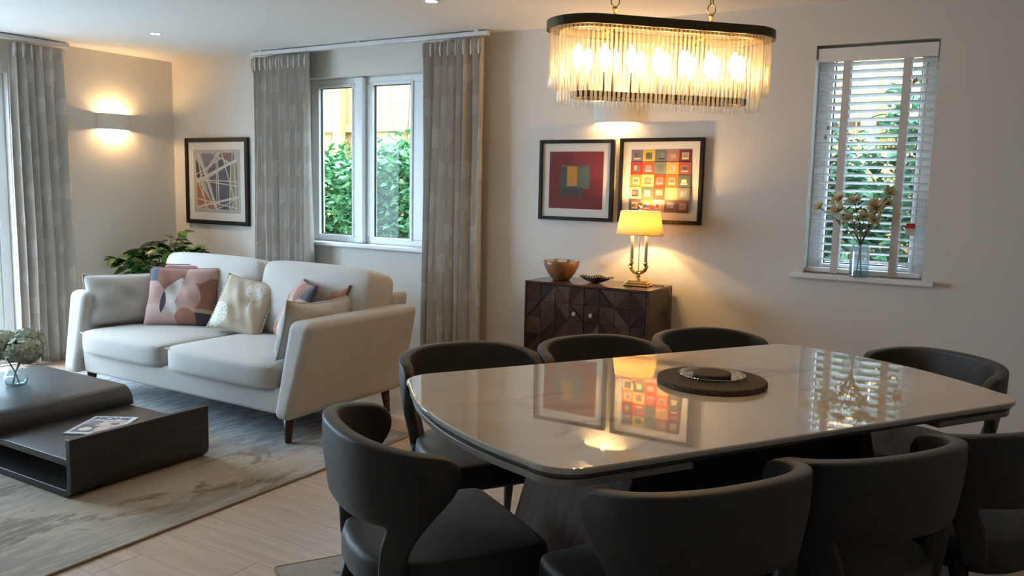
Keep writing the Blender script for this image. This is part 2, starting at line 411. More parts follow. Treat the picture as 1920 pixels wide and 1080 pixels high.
def shrub(name, label, loc, rx, ry, z0, z1, n, mat, lw=.035, seed=0):
    t = thing(name, label, 'shrub', loc); rnd = random.Random(seed); mb = MB()
    for _ in range(n):
        a = rnd.uniform(0, 2 * PI); ph = math.acos(rnd.uniform(-1, 1)); q = rnd.uniform(.55, 1) ** .5
        lump = 1 + .18 * math.sin(3 * a + seed) + .15 * math.sin(5 * ph + 2 * a)
        x = rx * q * lump * math.sin(ph) * math.cos(a); y = ry * q * lump * math.sin(ph) * math.sin(a); z = (z0 + z1) / 2 + (z1 - z0) / 2 * q * lump * math.cos(ph)
        if z < .03: continue
        e = Euler((rnd.uniform(-.9, .9), rnd.uniform(-.9, .9), rnd.uniform(0, 6.28))).to_matrix(); s = lw * rnd.uniform(.7, 1.5)
        vs = [e @ Vector(v) * s + Vector((x, y, z)) for v in ((0, 0, 0), (-.45, .7, .12), (0, 1, 0), (.45, .7, .12), (-.3, 1.5, 0), (0, 2.1, -.25), (.3, 1.5, 0))]
        mb.add(vs, [(0, 2, 1), (0, 3, 2), (1, 2, 4), (2, 3, 6), (4, 2, 5), (2, 6, 5)])
    f = mb.build('foliage', mat, t); f['kind'] = 'stuff'
    for k in range(6):
        a = k * 1.05 + seed
        MB().tube([(0.03 * math.cos(a), .03 * math.sin(a), 0), (rx * .3 * math.cos(a), ry * .3 * math.sin(a), z1 * .45), (rx * .55 * math.cos(a), ry * .55 * math.sin(a), z1 * .8)], [.012, .009, .004], 5).build('stem', M_STEM, t)
    return t
shrub('garden_shrub', 'bright green leafy shrub outside, behind the left window pane', (-6.05, 6.25, .6), .62, .45, 0, 1.10, 5600, M_LEAFB, .040, 1)
shrub('garden_shrub', 'bright green leafy shrub outside, behind the right window pane', (-5.08, 6.15, .6), .52, .42, 0, 1.16, 5400, M_LEAFB, .040, 2)
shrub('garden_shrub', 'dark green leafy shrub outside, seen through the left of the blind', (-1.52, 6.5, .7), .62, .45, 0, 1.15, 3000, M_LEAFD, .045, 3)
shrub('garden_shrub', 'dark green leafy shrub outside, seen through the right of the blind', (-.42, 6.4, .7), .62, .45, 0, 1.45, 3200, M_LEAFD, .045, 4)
tv = thing('climbing_vine', 'thin bare vine twig climbing the fence behind the right window pane', 'vine', (-5.58, 7.0, .8))
MB().tube([(0, 0, 0), (.02, 0, .5), (-.015, 0, 1.0), (.03, 0, 1.6), (.0, 0, 2.0)], [.008, .007, .006, .005, .003], 6).build('stem', M_STEM, tv)
mb = MB()
for k in range(46):
    z = .5 + 1.5 * random.random(); a = random.uniform(-.32, .25); s = .035
    e = Euler((random.uniform(-.5, .5), random.uniform(-.5, .5), random.uniform(0, 6.28))).to_matrix()
    mb.add([e @ Vector(v) * s + Vector((a * (1 if z < 1.4 else .4), -.02, z)) for v in ((0, 0, 0), (-.4, .8, .1), (0, 1.9, 0), (.4, .8, .1))], [(0, 3, 2, 1)])
f = mb.build('foliage', M_LEAFD, tv); f['kind'] = 'stuff'
tag(struct('garden_wall', MB().box(-2.4, 3, 5.38, 5.5, -.06, .98), plain('blue_grey_render', (.20, .25, .34), .8)))
# low boundary panels and hedge beyond the patio doors
pf = thing('boundary_fence', 'pale blue-grey panelled boundary fence beyond the patio doors', 'fence', (-9.6, 3.5, -.06))
bp = MB().box(-.02, .02, -.07, .07, 0, 1.15).build('fence_board', plain('pale_blue_board', (.50, .58, .64), .7), pf)
for k in range(50):
    if k == 0: place(bp, pf, (0, -3.6, 0))
    else: inst(bp, pf, (0, -3.6 + .15 * k, 0))
shrub('boundary_hedge', 'dark hedge beyond the boundary fence outside the patio doors', (-11.6, 4.4, -.06), .9, 2.8, 0, 3.0, 3000, M_LEAFD, .09, 9)

# ---------------------------------------------------------------- rugs
def rug(name, label, loc, rotz, w, d, mat, edge):
    t = thing(name, label, 'rug', loc, rotz)
    MB().prism(rrect(w, d, .01, 2), 0, .008).build('pile', mat, t)
    e = rrect(w + .006, d + .006, .012, 2)
    MB().tube([(x, y, .005) for x, y in e], .005, 6, closed=True).build('bound_edge', edge, t)
    return t
g = G('living_rug_weave'); o = g.coord()
n1 = g.noise(g.mapping(o, (1.7, .75, 1), (3.1, 1.2, 0)), 1.0, 5, .6, .5); n2 = g.noise(g.mapping(o, (26, 5, 1)), 1.0, 5, .7); n3 = g.noise(g.mapping(o, (3.0, 1.1, 1), (.4, 5.2, 0)), 1.0, 6, .65, .8)
n4 = g.noise(o, 420, 2)
base = g.mix(g.smooth(n1, .38, .62), srgb(192, 172, 144), srgb(158, 146, 130))
base = g.mix(g.math('MULTIPLY', g.smooth(n2, .45, .62), .45), base, srgb(212, 198, 176))
brown = g.math('MULTIPLY', g.smooth(n3, .545, .60), g.smooth(n2, .36, .52))
base = g.mix(g.math('MULTIPLY', brown, .85), base, srgb(116, 92, 62))
sep = g.node('ShaderNodeSeparateXYZ'); g.put(sep.inputs[0], o)
blue = g.math('MULTIPLY', g.smooth(g.math('ADD', sep.outputs[1], g.math('MULTIPLY', n1, .9)), 1.10, 1.45), .8)
base = g.mix(blue, base, g.mix(g.smooth(n2, .4, .6), srgb(96, 112, 130), srgb(168, 178, 186)))
g.col(g.mix(g.math('MULTIPLY', n4, .3), base, srgb(120, 112, 100))); g.pr(Roughness=1, Sheen_Weight=.2); g.bump(n4, .5, .002)
M_EDGE = plain('rug_binding', srgb(150, 132, 108), .9)
rug('living_rug', 'large faded beige and grey-blue rug under the sofa and coffee table', (-4.25, 2.15, 0), 0, 2.84, 2.9, g.m, M_EDGE)
g = G('dining_rug_weave'); o = g.coord(); n1 = g.noise(g.mapping(o, (2.2, 2.2, 1)), 1.3, 7, .68, .6); n2 = g.noise(g.mapping(o, (20, 6, 1)), 1, 5, .7); n4 = g.noise(o, 420, 2)
base = g.mix(n2, srgb(160, 150, 138), srgb(194, 186, 174)); base = g.mix(g.smooth(n1, .50, .56), base, srgb(84, 88, 92))
g.col(g.mix(g.math('MULTIPLY', n4, .3), base, srgb(120, 112, 100))); g.pr(Roughness=1); g.bump(n4, .5, .002)
TC = Vector((-.80, 2.50, 0)); TA = R(58)
rug('dining_rug', 'mottled grey and cream rug under the dining table', (TC.x, TC.y, 0), TA, 2.30, 1.90, g.m, M_EDGE)
RUGZ = .0082

# ---------------------------------------------------------------- dining table
g = G('marble_top'); o = g.coord()
wv = g.noise(g.mapping(o, (1.1, 2.6, 1), (0, 0, 0), (0, 0, .25)), 1.0, 6, .55, .9)
vein = g.math('SUBTRACT', 1.0, g.math('MULTIPLY', g.math('ABSOLUTE', g.math('SUBTRACT', wv, .5)), 26.0), clamp=True)
soft = g.math('SUBTRACT', 1.0, g.math('MULTIPLY', g.math('ABSOLUTE', g.math('SUBTRACT', wv, .5)), 6.0), clamp=True)
msk = g.smooth(g.noise(o, 1.6, 3), .45, .62)
base = g.mix(g.math('MULTIPLY', g.math('MULTIPLY', soft, msk), .30), (.66, .60, .51), (.36, .33, .31))
base = g.mix(g.math('MULTIPLY', g.math('MULTIPLY', vein, msk), .55), base, (.22, .20, .19))
g.col(base); g.pr(Roughness=.025, Coat_Weight=.6, Coat_Roughness=.01); M_MARBLE = g.m
M_UNDER = plain('grey_glass_edge', (.13, .135, .125), .25); M_TBASE = wood('table_base_walnut', (.060, .030, .016), (.10, .054, .030), 2, .75).m; M_TBASE.node_tree.nodes['Principled BSDF'].inputs['Specular IOR Level'].default_value = .2
M_TDARK = plain('dark_table_base', (.012, .010, .009), .5)
def barrel(hl, hw, bow, r, n=10, k=10):
    """table outline: straight long sides, bowed ends"""
    xc = hl - bow; pts = []
    def endx(y): return hl - bow * (y / hw) ** 2
    # right end from -y to +y with rounded corners
    right = []
    for i in range(n * 2 + 1):
        y = -(hw - r) + 2 * (hw - r) * i / (2 * n); right.append((endx(y), y))
    x_c = endx(hw - r) - r
    cornerA = [(x_c + r * math.sin(R(a)), -(hw - r) - r * math.cos(R(a))) for a in range(0, 80, 10)]
    cornerB = [(x, -y) for x, y in cornerA[::-1]]
    half = [(0, -hw)] + cornerA + right + cornerB + [(0, hw)]
    other = [(-x, -y) for x, y in half[1:-1]]
    return half + other
tbl = thing('dining_table', 'large white marble-effect dining table with bowed ends and dark pedestal', 'table', (TC.x, TC.y, RUGZ), TA)
TZ = .79 - RUGZ
MB().pad(barrel(.905, .50, .10, .11), TZ - .016, TZ, .005, 3).build('tabletop', M_MARBLE, tbl, smooth=False)
MB().pad(barrel(.897, .492, .10, .11), TZ - .026, TZ - .0162, .002, 2).build('glass_underlayer', M_UNDER, tbl)
for sg in (-1, 1):
    out = [(x, y) for x, y in barrel(.897, .487, .10, .11) if x * sg > .40]
    if sg > 0: out = sorted(out, key=lambda p: math.atan2(p[1], p[0] - .3))
    else: out = sorted(out, key=lambda p: math.atan2(-p[1], -(p[0] + .3)))
    a = sg * .44
    out = ([(a, -.487 * sg)] + out + [(a, .487 * sg)])
    MB().prism(out, TZ - .048, TZ - .030).build('extension_leaf', plain('leaf_edge_cream%d' % sg, (.42, .38, .32), .3), tbl, bevel=.003, segs=2)
for yy in (-.28, .28): MB().box(-.74, .74, yy - .03, yy + .03, TZ - .085, TZ - .049).build('slide_rail', M_TDARK, tbl)
# pedestal: two splayed slabs joined by a dark core
for sg in (-1, 1):
    MB().hexa([(sg * .60 - .03, -.26, .04), (sg * .60 + .03, -.26, .04), (sg * .60 + .03, .26, .04), (sg * .60 - .03, .26, .04),
               (sg * .40 - .03, -.26, TZ - .086), (sg * .40 + .03, -.26, TZ - .086), (sg * .40 + .03, .26, TZ - .086), (sg * .40 - .03, .26, TZ - .086)]).build('pedestal_slab', M_TBASE, tbl, bevel=.006)
MB().hexa([(-.50, -.19, .04), (.50, -.19, .04), (.50, .19, .04), (-.50, .19, .04), (-.36, -.19, TZ - .10), (.36, -.19, TZ - .10), (.36, .19, TZ - .10), (-.36, .19, TZ - .10)]).build('pedestal_core', M_TDARK, tbl, bevel=.006)
MB().pad(rrect(1.34, .60, .05), 0, .04, .006, 2).build('base_plate', M_TDARK, tbl)

# ---------------------------------------------------------------- dining chairs
g = G('charcoal_upholstery'); o = g.coord(); n = g.noise(o, 350, 3)
g.col(g.mix(n, (.026, .024, .021), (.040, .037, .033))); g.pr(Roughness=.52, Sheen_Weight=.12); g.bump(n, .10, .001); M_CHAIR = g.m
M_CLEG = plain('black_leg', (.010, .010, .010), .45)
def make_chair():
    t = thing('dining_chair', 'x', 'chair')
    # wrap-around back shell
    def lerp(tab, z):
        for (z0, a0), (z1, a1) in zip(tab, tab[1:]):
            if z <= z1: return a0 + (a1 - a0) * max(0, (z - z0)) / (z1 - z0)
        return tab[-1][1]
    tm = [(.40, 60), (.46, 62), (.52, 67), (.575, 77), (.63, 88), (.68, 94), (.73, 96), (.768, 93), (.789, 86)]
    zs = [.40, .44, .48, .52, .55, .575, .605, .64, .68, .718, .753, .776, .789]
    NS = 28; mb = MB(); rows = []
    for z in zs:
        T = lerp(tm, z); k = .86 + .14 * min(1, max(0, (z - .42) / .28)); row = []
        for i in range(NS + 1):
            s = -1 + 2 * i / NS; a = R(s * T); e = .82
            x = -.045 * k - .205 * k * (abs(math.cos(a)) ** e) * (1 if math.cos(a) >= 0 else -1); y = .262 * k * math.copysign(abs(math.sin(a)) ** e, s)
            row.append((x, y, z - .032 * s * s * max(0, (z - .60) / .182)))
        rows.append(row)
    V = [p for r_ in rows for p in r_]; F = []
    for j in range(len(zs) - 1):
        for i in range(NS):
            s = -1 + 2 * (i + .5) / NS
            if zs[j + 1] <= .576 and abs(s) < .61: continue
            a = j * (NS + 1) + i; F.append((a, a + 1, a + NS + 2, a + NS + 1))
    mb.add(V, F).build('backrest', M_CHAIR, t, smooth=True, solid=.042, subsurf=2)
    # seat pad
    out = []
    for a in range(-90, 91, 10): pass
    front = [(.255, -.215), (.262, -.19), (.265, -.1), (.266, 0), (.265, .1), (.262, .19), (.255, .215), (.235, .232), (.20, .238)]
    side = [(.10, .240), (0, .236), (-.08, .222), (-.14, .195), (-.19, .15), (-.215, .09), (-.222, 0), (-.215, -.09), (-.19, -.15), (-.14, -.195), (-.08, -.222), (0, -.236), (.10, -.240), (.20, -.238), (.235, -.232)]
    MB().pad(front + side, .375, .470, .022, 4, crown=.010).build('seat', M_CHAIR, t, smooth=True)
    for sy in (-1, 1):
        MB().tube([(.225, sy * .20, .385), (.262, sy * .225, 0)], [.021, .011], 12).build('leg', M_CLEG, t, smooth=True)
        MB().tube([(-.125, sy * .195, .43), (-.185, sy * .215, .2), (-.235, sy * .232, 0)], [.026, .019, .011], 12).build('leg', M_CLEG, t, smooth=True)
    return t
chair0 = make_chair(); used = False
CH = [  # table-frame u, v, facing, label
    (-.912, -.035, 0, 'dark charcoal dining chair alone at the rounded left end of the table'),
    (1.06, -.07, 180, 'dark charcoal dining chair alone at the far right end, under the blind window'),
    (-.455, -.70, -90, 'dark charcoal dining chair on the far side of the table, nearest the sofa'),
    (.10, -.665, -90, 'dark charcoal dining chair on the far side, in front of the sideboard doors'),
    (.645, -.655, -90, 'dark charcoal dining chair on the far side, farthest from the sofa'),
    (-.49, .487, 90, 'dark charcoal dining chair on the near side, back to viewer, left of the three'),
    (.045, .487, 90, 'dark charcoal dining chair on the near side, back to viewer, middle of the three'),
    (.575, .487, 90, 'dark charcoal dining chair on the near side, cut off by the right edge'),
]
for u_, v_, face, lab in CH:
    if not used: ch = chair0; used = True
    else: ch = copy_tree(chair0)
    p = TC + Matrix.Rotation(TA, 3, 'Z') @ Vector((u_, -v_, 0))
    ch.location = (p.x, p.y, RUGZ); ch.rotation_euler = (0, 0, TA + R(face)); tag(ch, lab, 'chair', 'dining chairs around the table')

# cork trivets and glass dish on the table
g = G('cork'); n = g.noise(g.coord(), 170, 4, .7); g.col(g.mix(g.smooth(n, .35, .65), (.035, .024, .016), (.13, .092, .062))); g.pr(Roughness=.9); g.bump(n, .5, .002); M_CORK = g.m
tc = (-.805, 2.565)
def disc(r, h, b=.003): return MB().lathe([(r - b, 0), (r, b), (r, h - b), (r - b, h)], 48)
o = disc(.172, .018).build('cork_trivet', M_CORK, smooth=False); o.location = (*tc, .7902); tag(o, 'large round dark cork trivet lying on the marble table', 'trivet')
M_DISH = glass('dish_glass', (.90, .93, .93), .02, 2.5)
dish = thing('glass_dish', 'small clear pressed-glass dish on the large cork trivet', 'dish', (*tc, .8085))
MB().lathe([(.075, 0), (.092, .003), (.105, .014), (.101, .015), (.089, .006), (.074, .004)], 48).build('bowl', M_DISH, dish, smooth=True)
bead = MB().lathe([(.001, 0), (.003, .0015), (.0035, .004), (.003, .006), (.001, .0075)], 6).build('bead', M_DISH, dish)
for k in range(60):
    a = 2 * PI * k / 60; l = (.1035 * math.cos(a), .1035 * math.sin(a), .008)
    if k == 0: place(bead, dish, l)
    else: inst(bead, dish, l)
o = disc(.060, .014).build('cork_coaster', M_CORK); o.location = (*tc, .8130); tag(o, 'small round cork coaster sitting in the glass dish', 'coaster')

# ---------------------------------------------------------------- sofa
SO = Vector((-4.17, 3.5, 0))
fs = fabric('sofa_linen', (.56, .53, .485), .14, 420, .95, .15); M_SOFA = fs.m
M_SLEG = wood('sofa_leg_walnut', (.06, .022, .012), (.13, .055, .03), 2, .4).m
sofa = thing('sofa', 'large cream two-seat fabric sofa with tapered wooden legs', 'sofa', SO)
MB().hexa([(-5.07, 3.06, .16), (-3.27, 3.06, .16), (-3.27, 3.95, .16), (-5.07, 3.95, .16), (-5.07, 3.05, .31), (-3.27, 3.05, .31), (-3.27, 3.95, .31), (-5.07, 3.95, .31)]).build('seat_base', M_SOFA, sofa, bevel=.02, segs=4, world=True)
for sg, xi, xo in ((-1, -5.07, -5.21), (1, -3.29, -3.17)):
    f = .055 * sg
    a, b = sorted((xi, xo)) ; at, bt = sorted((xi + f * .45, xo + f * 1.2))
    if sg < 0: at, bt = xo + f * 1.2, xi + f * .35
    else: at, bt = xi + f * .35, xo + f * 1.2
    MB().hexa([(a, 2.995, .155), (b, 2.995, .155), (b, 3.97, .155), (a, 3.97, .155), (at, 3.10, .672), (bt, 3.10, .672), (bt, 4.02, .672), (at, 4.02, .672)]).build('arm', M_SOFA, sofa, bevel=.045, segs=6, world=True)
MB().hexa([(-5.08, 3.84, .16), (-3.26, 3.84, .16), (-3.26, 3.98, .16), (-5.08, 3.98, .16), (-5.12, 3.92, .745), (-3.22, 3.92, .745), (-3.22, 4.07, .745), (-5.12, 4.07, .745)]).build('back_frame', M_SOFA, sofa, bevel=.035, segs=5, world=True)
for k in (0, 1):
    o = softbox((.845, .935)[k], .85, .155, 9, 14, .016, .012).build('seat_cushion', M_SOFA, sofa, smooth=True); o.location = Vector(((-4.655, -3.765)[k], 3.44, .362)) - SO
    MB().tube([(sx * (.395, .44)[k], -.408 if sy < 0 else .408, .060) for sx, sy in ((-1, -1), (1, -1), (1, 1), (-1, 1))], .004, 6, closed=True).build('piping', M_SOFA, o)
    o = softbox(.955, .25, .48, 9, 14, .012, .03).build('back_cushion', M_SOFA, sofa, smooth=True)
    o.location = Vector((-4.655 + .955 * k, 3.80, .645)) - SO; o.rotation_euler = (R(-13), 0, R((1.5, -2)[k]))
for x, y in ((-5.06, 3.11), (-3.28, 3.11), (-5.06, 3.9), (-3.28, 3.9)):
    sx = -1 if x < -4 else 1; sy = -1 if y < 3.5 else 1
    MB().tube([(x, y, .158), (x + sx * .012, y + sy * .015, RUGZ if y < 3.6 else 0)], [.030, .018], 12).build('leg', M_SLEG, sofa, smooth=True, world=True)

# scatter cushions
def cushion(name, label, mat, w, h, t, loc, rotz, tilt, seed, pinch=.07, roll=0, piping=None, group='scatter cushions on the sofa', sag=0):
    o = pillow(w, h, t, 24, pinch, seed, sag).build(name, mat, None, smooth=True)
    o.location = loc; o.rotation_euler = Euler((R(-tilt), R(roll), R(rotz)), 'XYZ')
    tag(o, label, 'cushion', group)
    m = o.modifiers.new('weld', 'WELD'); m.merge_threshold = .0005
    if piping:
        pts = []; N = 16
        for e in range(4):
            for i in range(N):
                s = -1 + 2 * i / N; u, v = ((s, -1), (1, s), (-s, 1), (-1, -s))[e]
                pts.append((w / 2 * u * (1 - pinch * math.cos(v * PI / 2)), 0, h / 2 + h / 2 * v * (1 - pinch * math.cos(u * PI / 2)) - sag * (1 - u * u) * max(0, v) ** 2))
        MB().tube(pts, .004, 6, closed=True).build('piping', piping, o)
    return o
def pattern_mat(name, flip=False):
    g = G(name); sp = g.node('ShaderNodeSeparateXYZ'); g.put(sp.inputs[0], g.coord('UV')); u, v = sp.outputs[0], sp.outputs[1]
    if flip: u = g.math('SUBTRACT', 1.0, u)
    def circ(cx, cy, r):
        dx = g.math('SUBTRACT', u, cx); dy = g.math('SUBTRACT', v, cy)
        d = g.math('SQRT', g.math('ADD', g.math('MULTIPLY', dx, dx), g.math('MULTIPLY', dy, dy))); return g.math('LESS_THAN', d, r)
    AND = lambda a, b: g.math('MULTIPLY', a, b)
    lt = lambda a, b: g.math('LESS_THAN', a, b)
    gt = lambda a, b: g.math('GREATER_THAN', a, b)
    brown, pink, blush, white, navy, slate, tan = srgb(150, 104, 88), srgb(196, 160, 150), srgb(206, 176, 168), srgb(206, 200, 192), srgb(52, 54, 70), srgb(78, 88, 102), srgb(196, 164, 140)
    c = g.mix(0.0, brown, brown)
    c = g.mix(AND(lt(u, .16), gt(v, .72)), c, slate)
    c = g.mix(AND(gt(u, .58), gt(v, .80)), c, tan)
    c = g.mix(AND(circ(.50, 1.12, .52), AND(gt(u, .56), gt(v, .70))), c, pink)
    cl, cr_ = circ(-.14, .37, .471), circ(.72, .37, .471)
    c = g.mix(AND(circ(.49, .46, .33), gt(u, .5)), c, pink)
    c = g.mix(AND(AND(cl, lt(v, .74)), gt(v, .0)), c, pink)
    c = g.mix(AND(AND(cr_, lt(u, g.math('ADD', .44, g.math('MULTIPLY', v, .12)))), gt(v, .18)), c, white)
    c = g.mix(AND(cl, cr_), c, navy)
    c = g.mix(AND(lt(v, .34), AND(lt(u, .5), g.math('SUBTRACT', 1.0, AND(cl, cr_)))), c, g.mix(AND(cr_, gt(v, .18)), blush, white))
    c = g.mix(AND(lt(v, .2), gt(u, .72)), c, navy)
    c = g.mix(AND(AND(lt(v, .27), gt(v, .2)), gt(u, .72)), c, tan)
    c = g.mix(circ(.63, .12, .15), c, srgb(160, 112, 92))
    n = g.noise(g.coord(), 450, 2); c = g.mix(g.math('MULTIPLY', n, .25), c, srgb(120, 92, 84))
    g.col(c); g.pr(Roughness=.95, Sheen_Weight=.15); g.bump(n, .3, .001); return g.m
M_PAT = pattern_mat('leaf_print_fabric'); M_PAT2 = pattern_mat('leaf_print_fabric_b', True)
M_RUST = fabric('rust_velvet', srgb(126, 58, 44), .15, 300, .8, .5).m; M_DPIPE = plain('maroon_piping', srgb(78, 34, 36), .8); M_GREYC = fabric('grey_linen', (.50, .475, .43), .12, 420).m
M_BLUSHC = fabric('blush_fabric', srgb(172, 122, 104), .12, 300).m
# tree-embroidered cushion
def tree_motif(g, u, v, cx, cy, r):
    dx = g.math('SUBTRACT', u, cx); dy = g.math('SUBTRACT', v, cy)
    d = g.math('SQRT', g.math('ADD', g.math('MULTIPLY', dx, dx), g.math('MULTIPLY', g.math('MULTIPLY', dy, dy), 1.25)))
    crown = g.math('LESS_THAN', d, r)
    trunk = g.math('MULTIPLY', g.math('LESS_THAN', g.math('ABSOLUTE', dx), r * .09), g.math('MULTIPLY', g.math('LESS_THAN', dy, -r * .6), g.math('GREATER_THAN', dy, -r * 2.0)))
    return crown, trunk
g = G('embroidered_linen'); sp = g.node('ShaderNodeSeparateXYZ'); g.put(sp.inputs[0], g.coord('UV')); u, v = sp.outputs[0], sp.outputs[1]
nz = g.noise(g.coord(), 75, 3, .7); n = g.noise(g.coord(), 450, 2)
c = g.mix(n, (.52, .45, .34), (.62, .54, .42))
for cx, cyy, r in ((.70, .78, .19), (.14, .24, .24)):
    cr, tk = tree_motif(g, u, v, cx, cyy, r); c = g.mix(g.math('MULTIPLY', cr, g.smooth(nz, .40, .5)), c, (.80, .77, .70)); c = g.mix(tk, c, (.80, .77, .70))
g.col(c); g.pr(Roughness=.95); g.bump(n, .4, .001); M_EMB = g.m
cushion('scatter_cushion', 'plain grey linen cushion leaning on the left sofa arm', M_GREYC, .52, .345, .17, (-5.00, 3.34, .436), 62, 14, 1, .05, 0, M_GREYC)
cushion('scatter_cushion', 'dark rust cushion tucked behind the left leaf-print cushion', M_RUST, .45, .41, .12, (-4.72, 3.61, .450), 24, 18, 2, .06, -4, M_DPIPE)
cushion('scatter_cushion', 'leaf-print cushion in brown, pink and navy near the left arm', M_PAT, .48, .405, .15, (-4.66, 3.47, .440), 30, 20, 3, .05, 0, M_RUST)
tcush = cushion('scatter_cushion', 'beige cushion with white embroidered tree and bobble trim', M_EMB, .37, .37, .12, (-4.20, 3.52, .446), 14, 26, 4, .05, 9)
cushion('scatter_cushion', 'dark-piped rust and blush cushion tucked behind the right leaf-print cushion', M_BLUSHC, .40, .37, .12, (-3.575, 3.62, .448), -22, 22, 5, .08, -3, M_DPIPE, sag=.03)
cushion('scatter_cushion', 'leaf-print cushion half hidden behind the right arm cushion', M_PAT2, .43, .40, .14, (-3.69, 3.46, .444), -34, 24, 6, .06, 0, M_DPIPE)
cushion('scatter_cushion', 'plain grey linen cushion slumped against the right sofa arm', M_GREYC, .62, .335, .17, (-3.40, 3.40, .438), -82, 12, 7, .05, -2, M_GREYC, sag=.03)
bob = MB().lathe([(.001, -.007), (.0055, -.004), (.0075, 0), (.0055, .004), (.001, .007)], 7).build('bobble', plain('bobble_cream', (.78, .74, .66), .9), tcush)
k = 0
for sgn in (-1, 1):
    for i in range(26):
        v = -1 + 2 * i / 25; l = (sgn * (.185 * (1 - .05 * math.cos(v * PI / 2)) + .006), 0, .185 + .185 * v)
        if k == 0: place(bob, tcush, l)
        else: inst(bob, tcush, l)
        k += 1

# ---------------------------------------------------------------- coffee table
M_OAK = wood('black_oak', (.020, .018, .017), (.042, .038, .036), 1, .42, 1.6).m
CT = Vector((-4.2, 2.345, RUGZ)); ct = thing('coffee_table', 'low black wooden coffee table with curved waterfall top and open shelf', 'coffee table', CT)
def ribbon(path, th, y0, y1):
    """constant-thickness bent board: path in xz (outer face), extruded along y"""
    P = [Vector(p) for p in path]; n = len(P); inn = []
    for i in range(n):
        t = P[min(i + 1, n - 1)] - P[max(i - 1, 0)]; t.normalize(); inn.append(P[i] + Vector((t.y, -t.x)) * th)
    mb = MB(); vs = []
    for y in (y0, y1):
        vs += [(p.x, y, p.y) for p in P] + [(p.x, y, p.y) for p in inn]
    fs = []; m = 2 * n
    for i in range(n - 1):
        fs += [(i, i + 1, m + i + 1, m + i), (n + i, m + n + i, m + n + i + 1, n + i + 1), (i, n + i, n + i + 1, i + 1), (m + i, m + i + 1, m + n + i + 1, m + n + i)]
    fs += [(0, m, m + n, n), (n - 1, 2 * n - 1, m + 2 * n - 1, m + n - 1)]
    return mb.add(vs, fs)
def arc(cx, cz, r, a0, a1, n=8): return [(cx + r * math.cos(R(a0 + (a1 - a0) * i / n)), cz + r * math.sin(R(a0 + (a1 - a0) * i / n))) for i in range(n + 1)]
z = RUGZ
# lower unit: base board, tall right-hand upright with rounded foot
low = [(-4.98, z)] + arc(-3.42 - .06, z + .06, .06, -90, 0) + [(-3.42, .275)]
ribbon(low, -.034, 1.985, 2.705).build('lower_frame', M_OAK, ct, bevel=.004, segs=2, world=True)
MB().box(-4.94, -3.455, 1.99, 2.70, .150, .182).build('shelf', M_OAK, ct, bevel=.003, segs=2, world=True)
# upper unit: waterfall top curving down to the shelf
upr = [(-5.00, z)] + [(-5.00, .20)] + arc(-5.00 + .08, .282 - .08, .08, 180, 90) + arc(-4.05 - .085, .282 - .085, .085, 90, 0) + [(-4.05, .183)]
ribbon(upr, .034, 1.965, 2.715).build('waterfall_top', M_OAK, ct, bevel=.004, segs=2, world=True)
# magazine
mg = thing('magazine', 'glossy white magazine lying on the coffee table shelf', 'magazine', (-3.80, 2.375, .1825), R(30))
mw, mh = .225, .300
MB().box(-mw / 2, mw / 2, -mh / 2, mh / 2, 0, .005).build('pages', plain('magazine_pages', (.75, .75, .75), .5), mg)
pl = [(rect(-mw / 2, mw / 2, -mh / 2, mh / 2), (.72, .74, .78)), (rect(-.095, .095, -.125, .075), (.42, .40, .38)), (rect(-.095, .0, -.125, .0), (.20, .17, .15)), (rect(-.03, .095, -.02, .06), (.62, .52, .44)),
      (rect(-.08, -.02, .0, .065), (.30, .28, .27)), ([(.03 + .035 * math.cos(a / 8 * PI), -.06 + .035 * math.sin(a / 8 * PI)) for a in range(16)], (.72, .50, .40)), ([(-.045 + .03 * math.cos(a / 8 * PI), -.075 + .03 * math.sin(a / 8 * PI)) for a in range(16)], (.76, .70, .62)), ([(.055 + .022 * math.cos(a / 8 * PI), .02 + .022 * math.sin(a / 8 * PI)) for a in range(16)], (.30, .16, .12)), ([(.0 + .022 * math.cos(a / 8 * PI), .02 + .02 * math.sin(a / 8 * PI)) for a in range(16)], (.80, .62, .48))]
o = print_mesh(pl).build('cover', M_PRINT, mg); o.location = (0, 0, .0053); o.rotation_euler = (R(-90), 0, 0)
def text_mesh(s, size, mat, parent, name='lettering'):
    cu = bpy.data.curves.new('t', 'FONT'); cu.body = s; cu.size = size; cu.align_x = 'CENTER'; cu.extrude = .0002
    ob = bpy.data.objects.new('t', cu); C.objects.link(ob); bpy.context.view_layer.update()
    me = bpy.data.meshes.new_from_object(ob.evaluated_get(bpy.context.evaluated_depsgraph_get())); bpy.data.objects.remove(ob)
    me.materials.clear(); me.materials.append(mat); o = bpy.data.objects.new(name, me); C.objects.link(o); o.parent = parent; return o
o = text_mesh('HOME', .062, plain('title_ink', (.03, .03, .035), .6), mg); o.location = (0, .088, .0072); o.scale = (1.05, .95, 1)

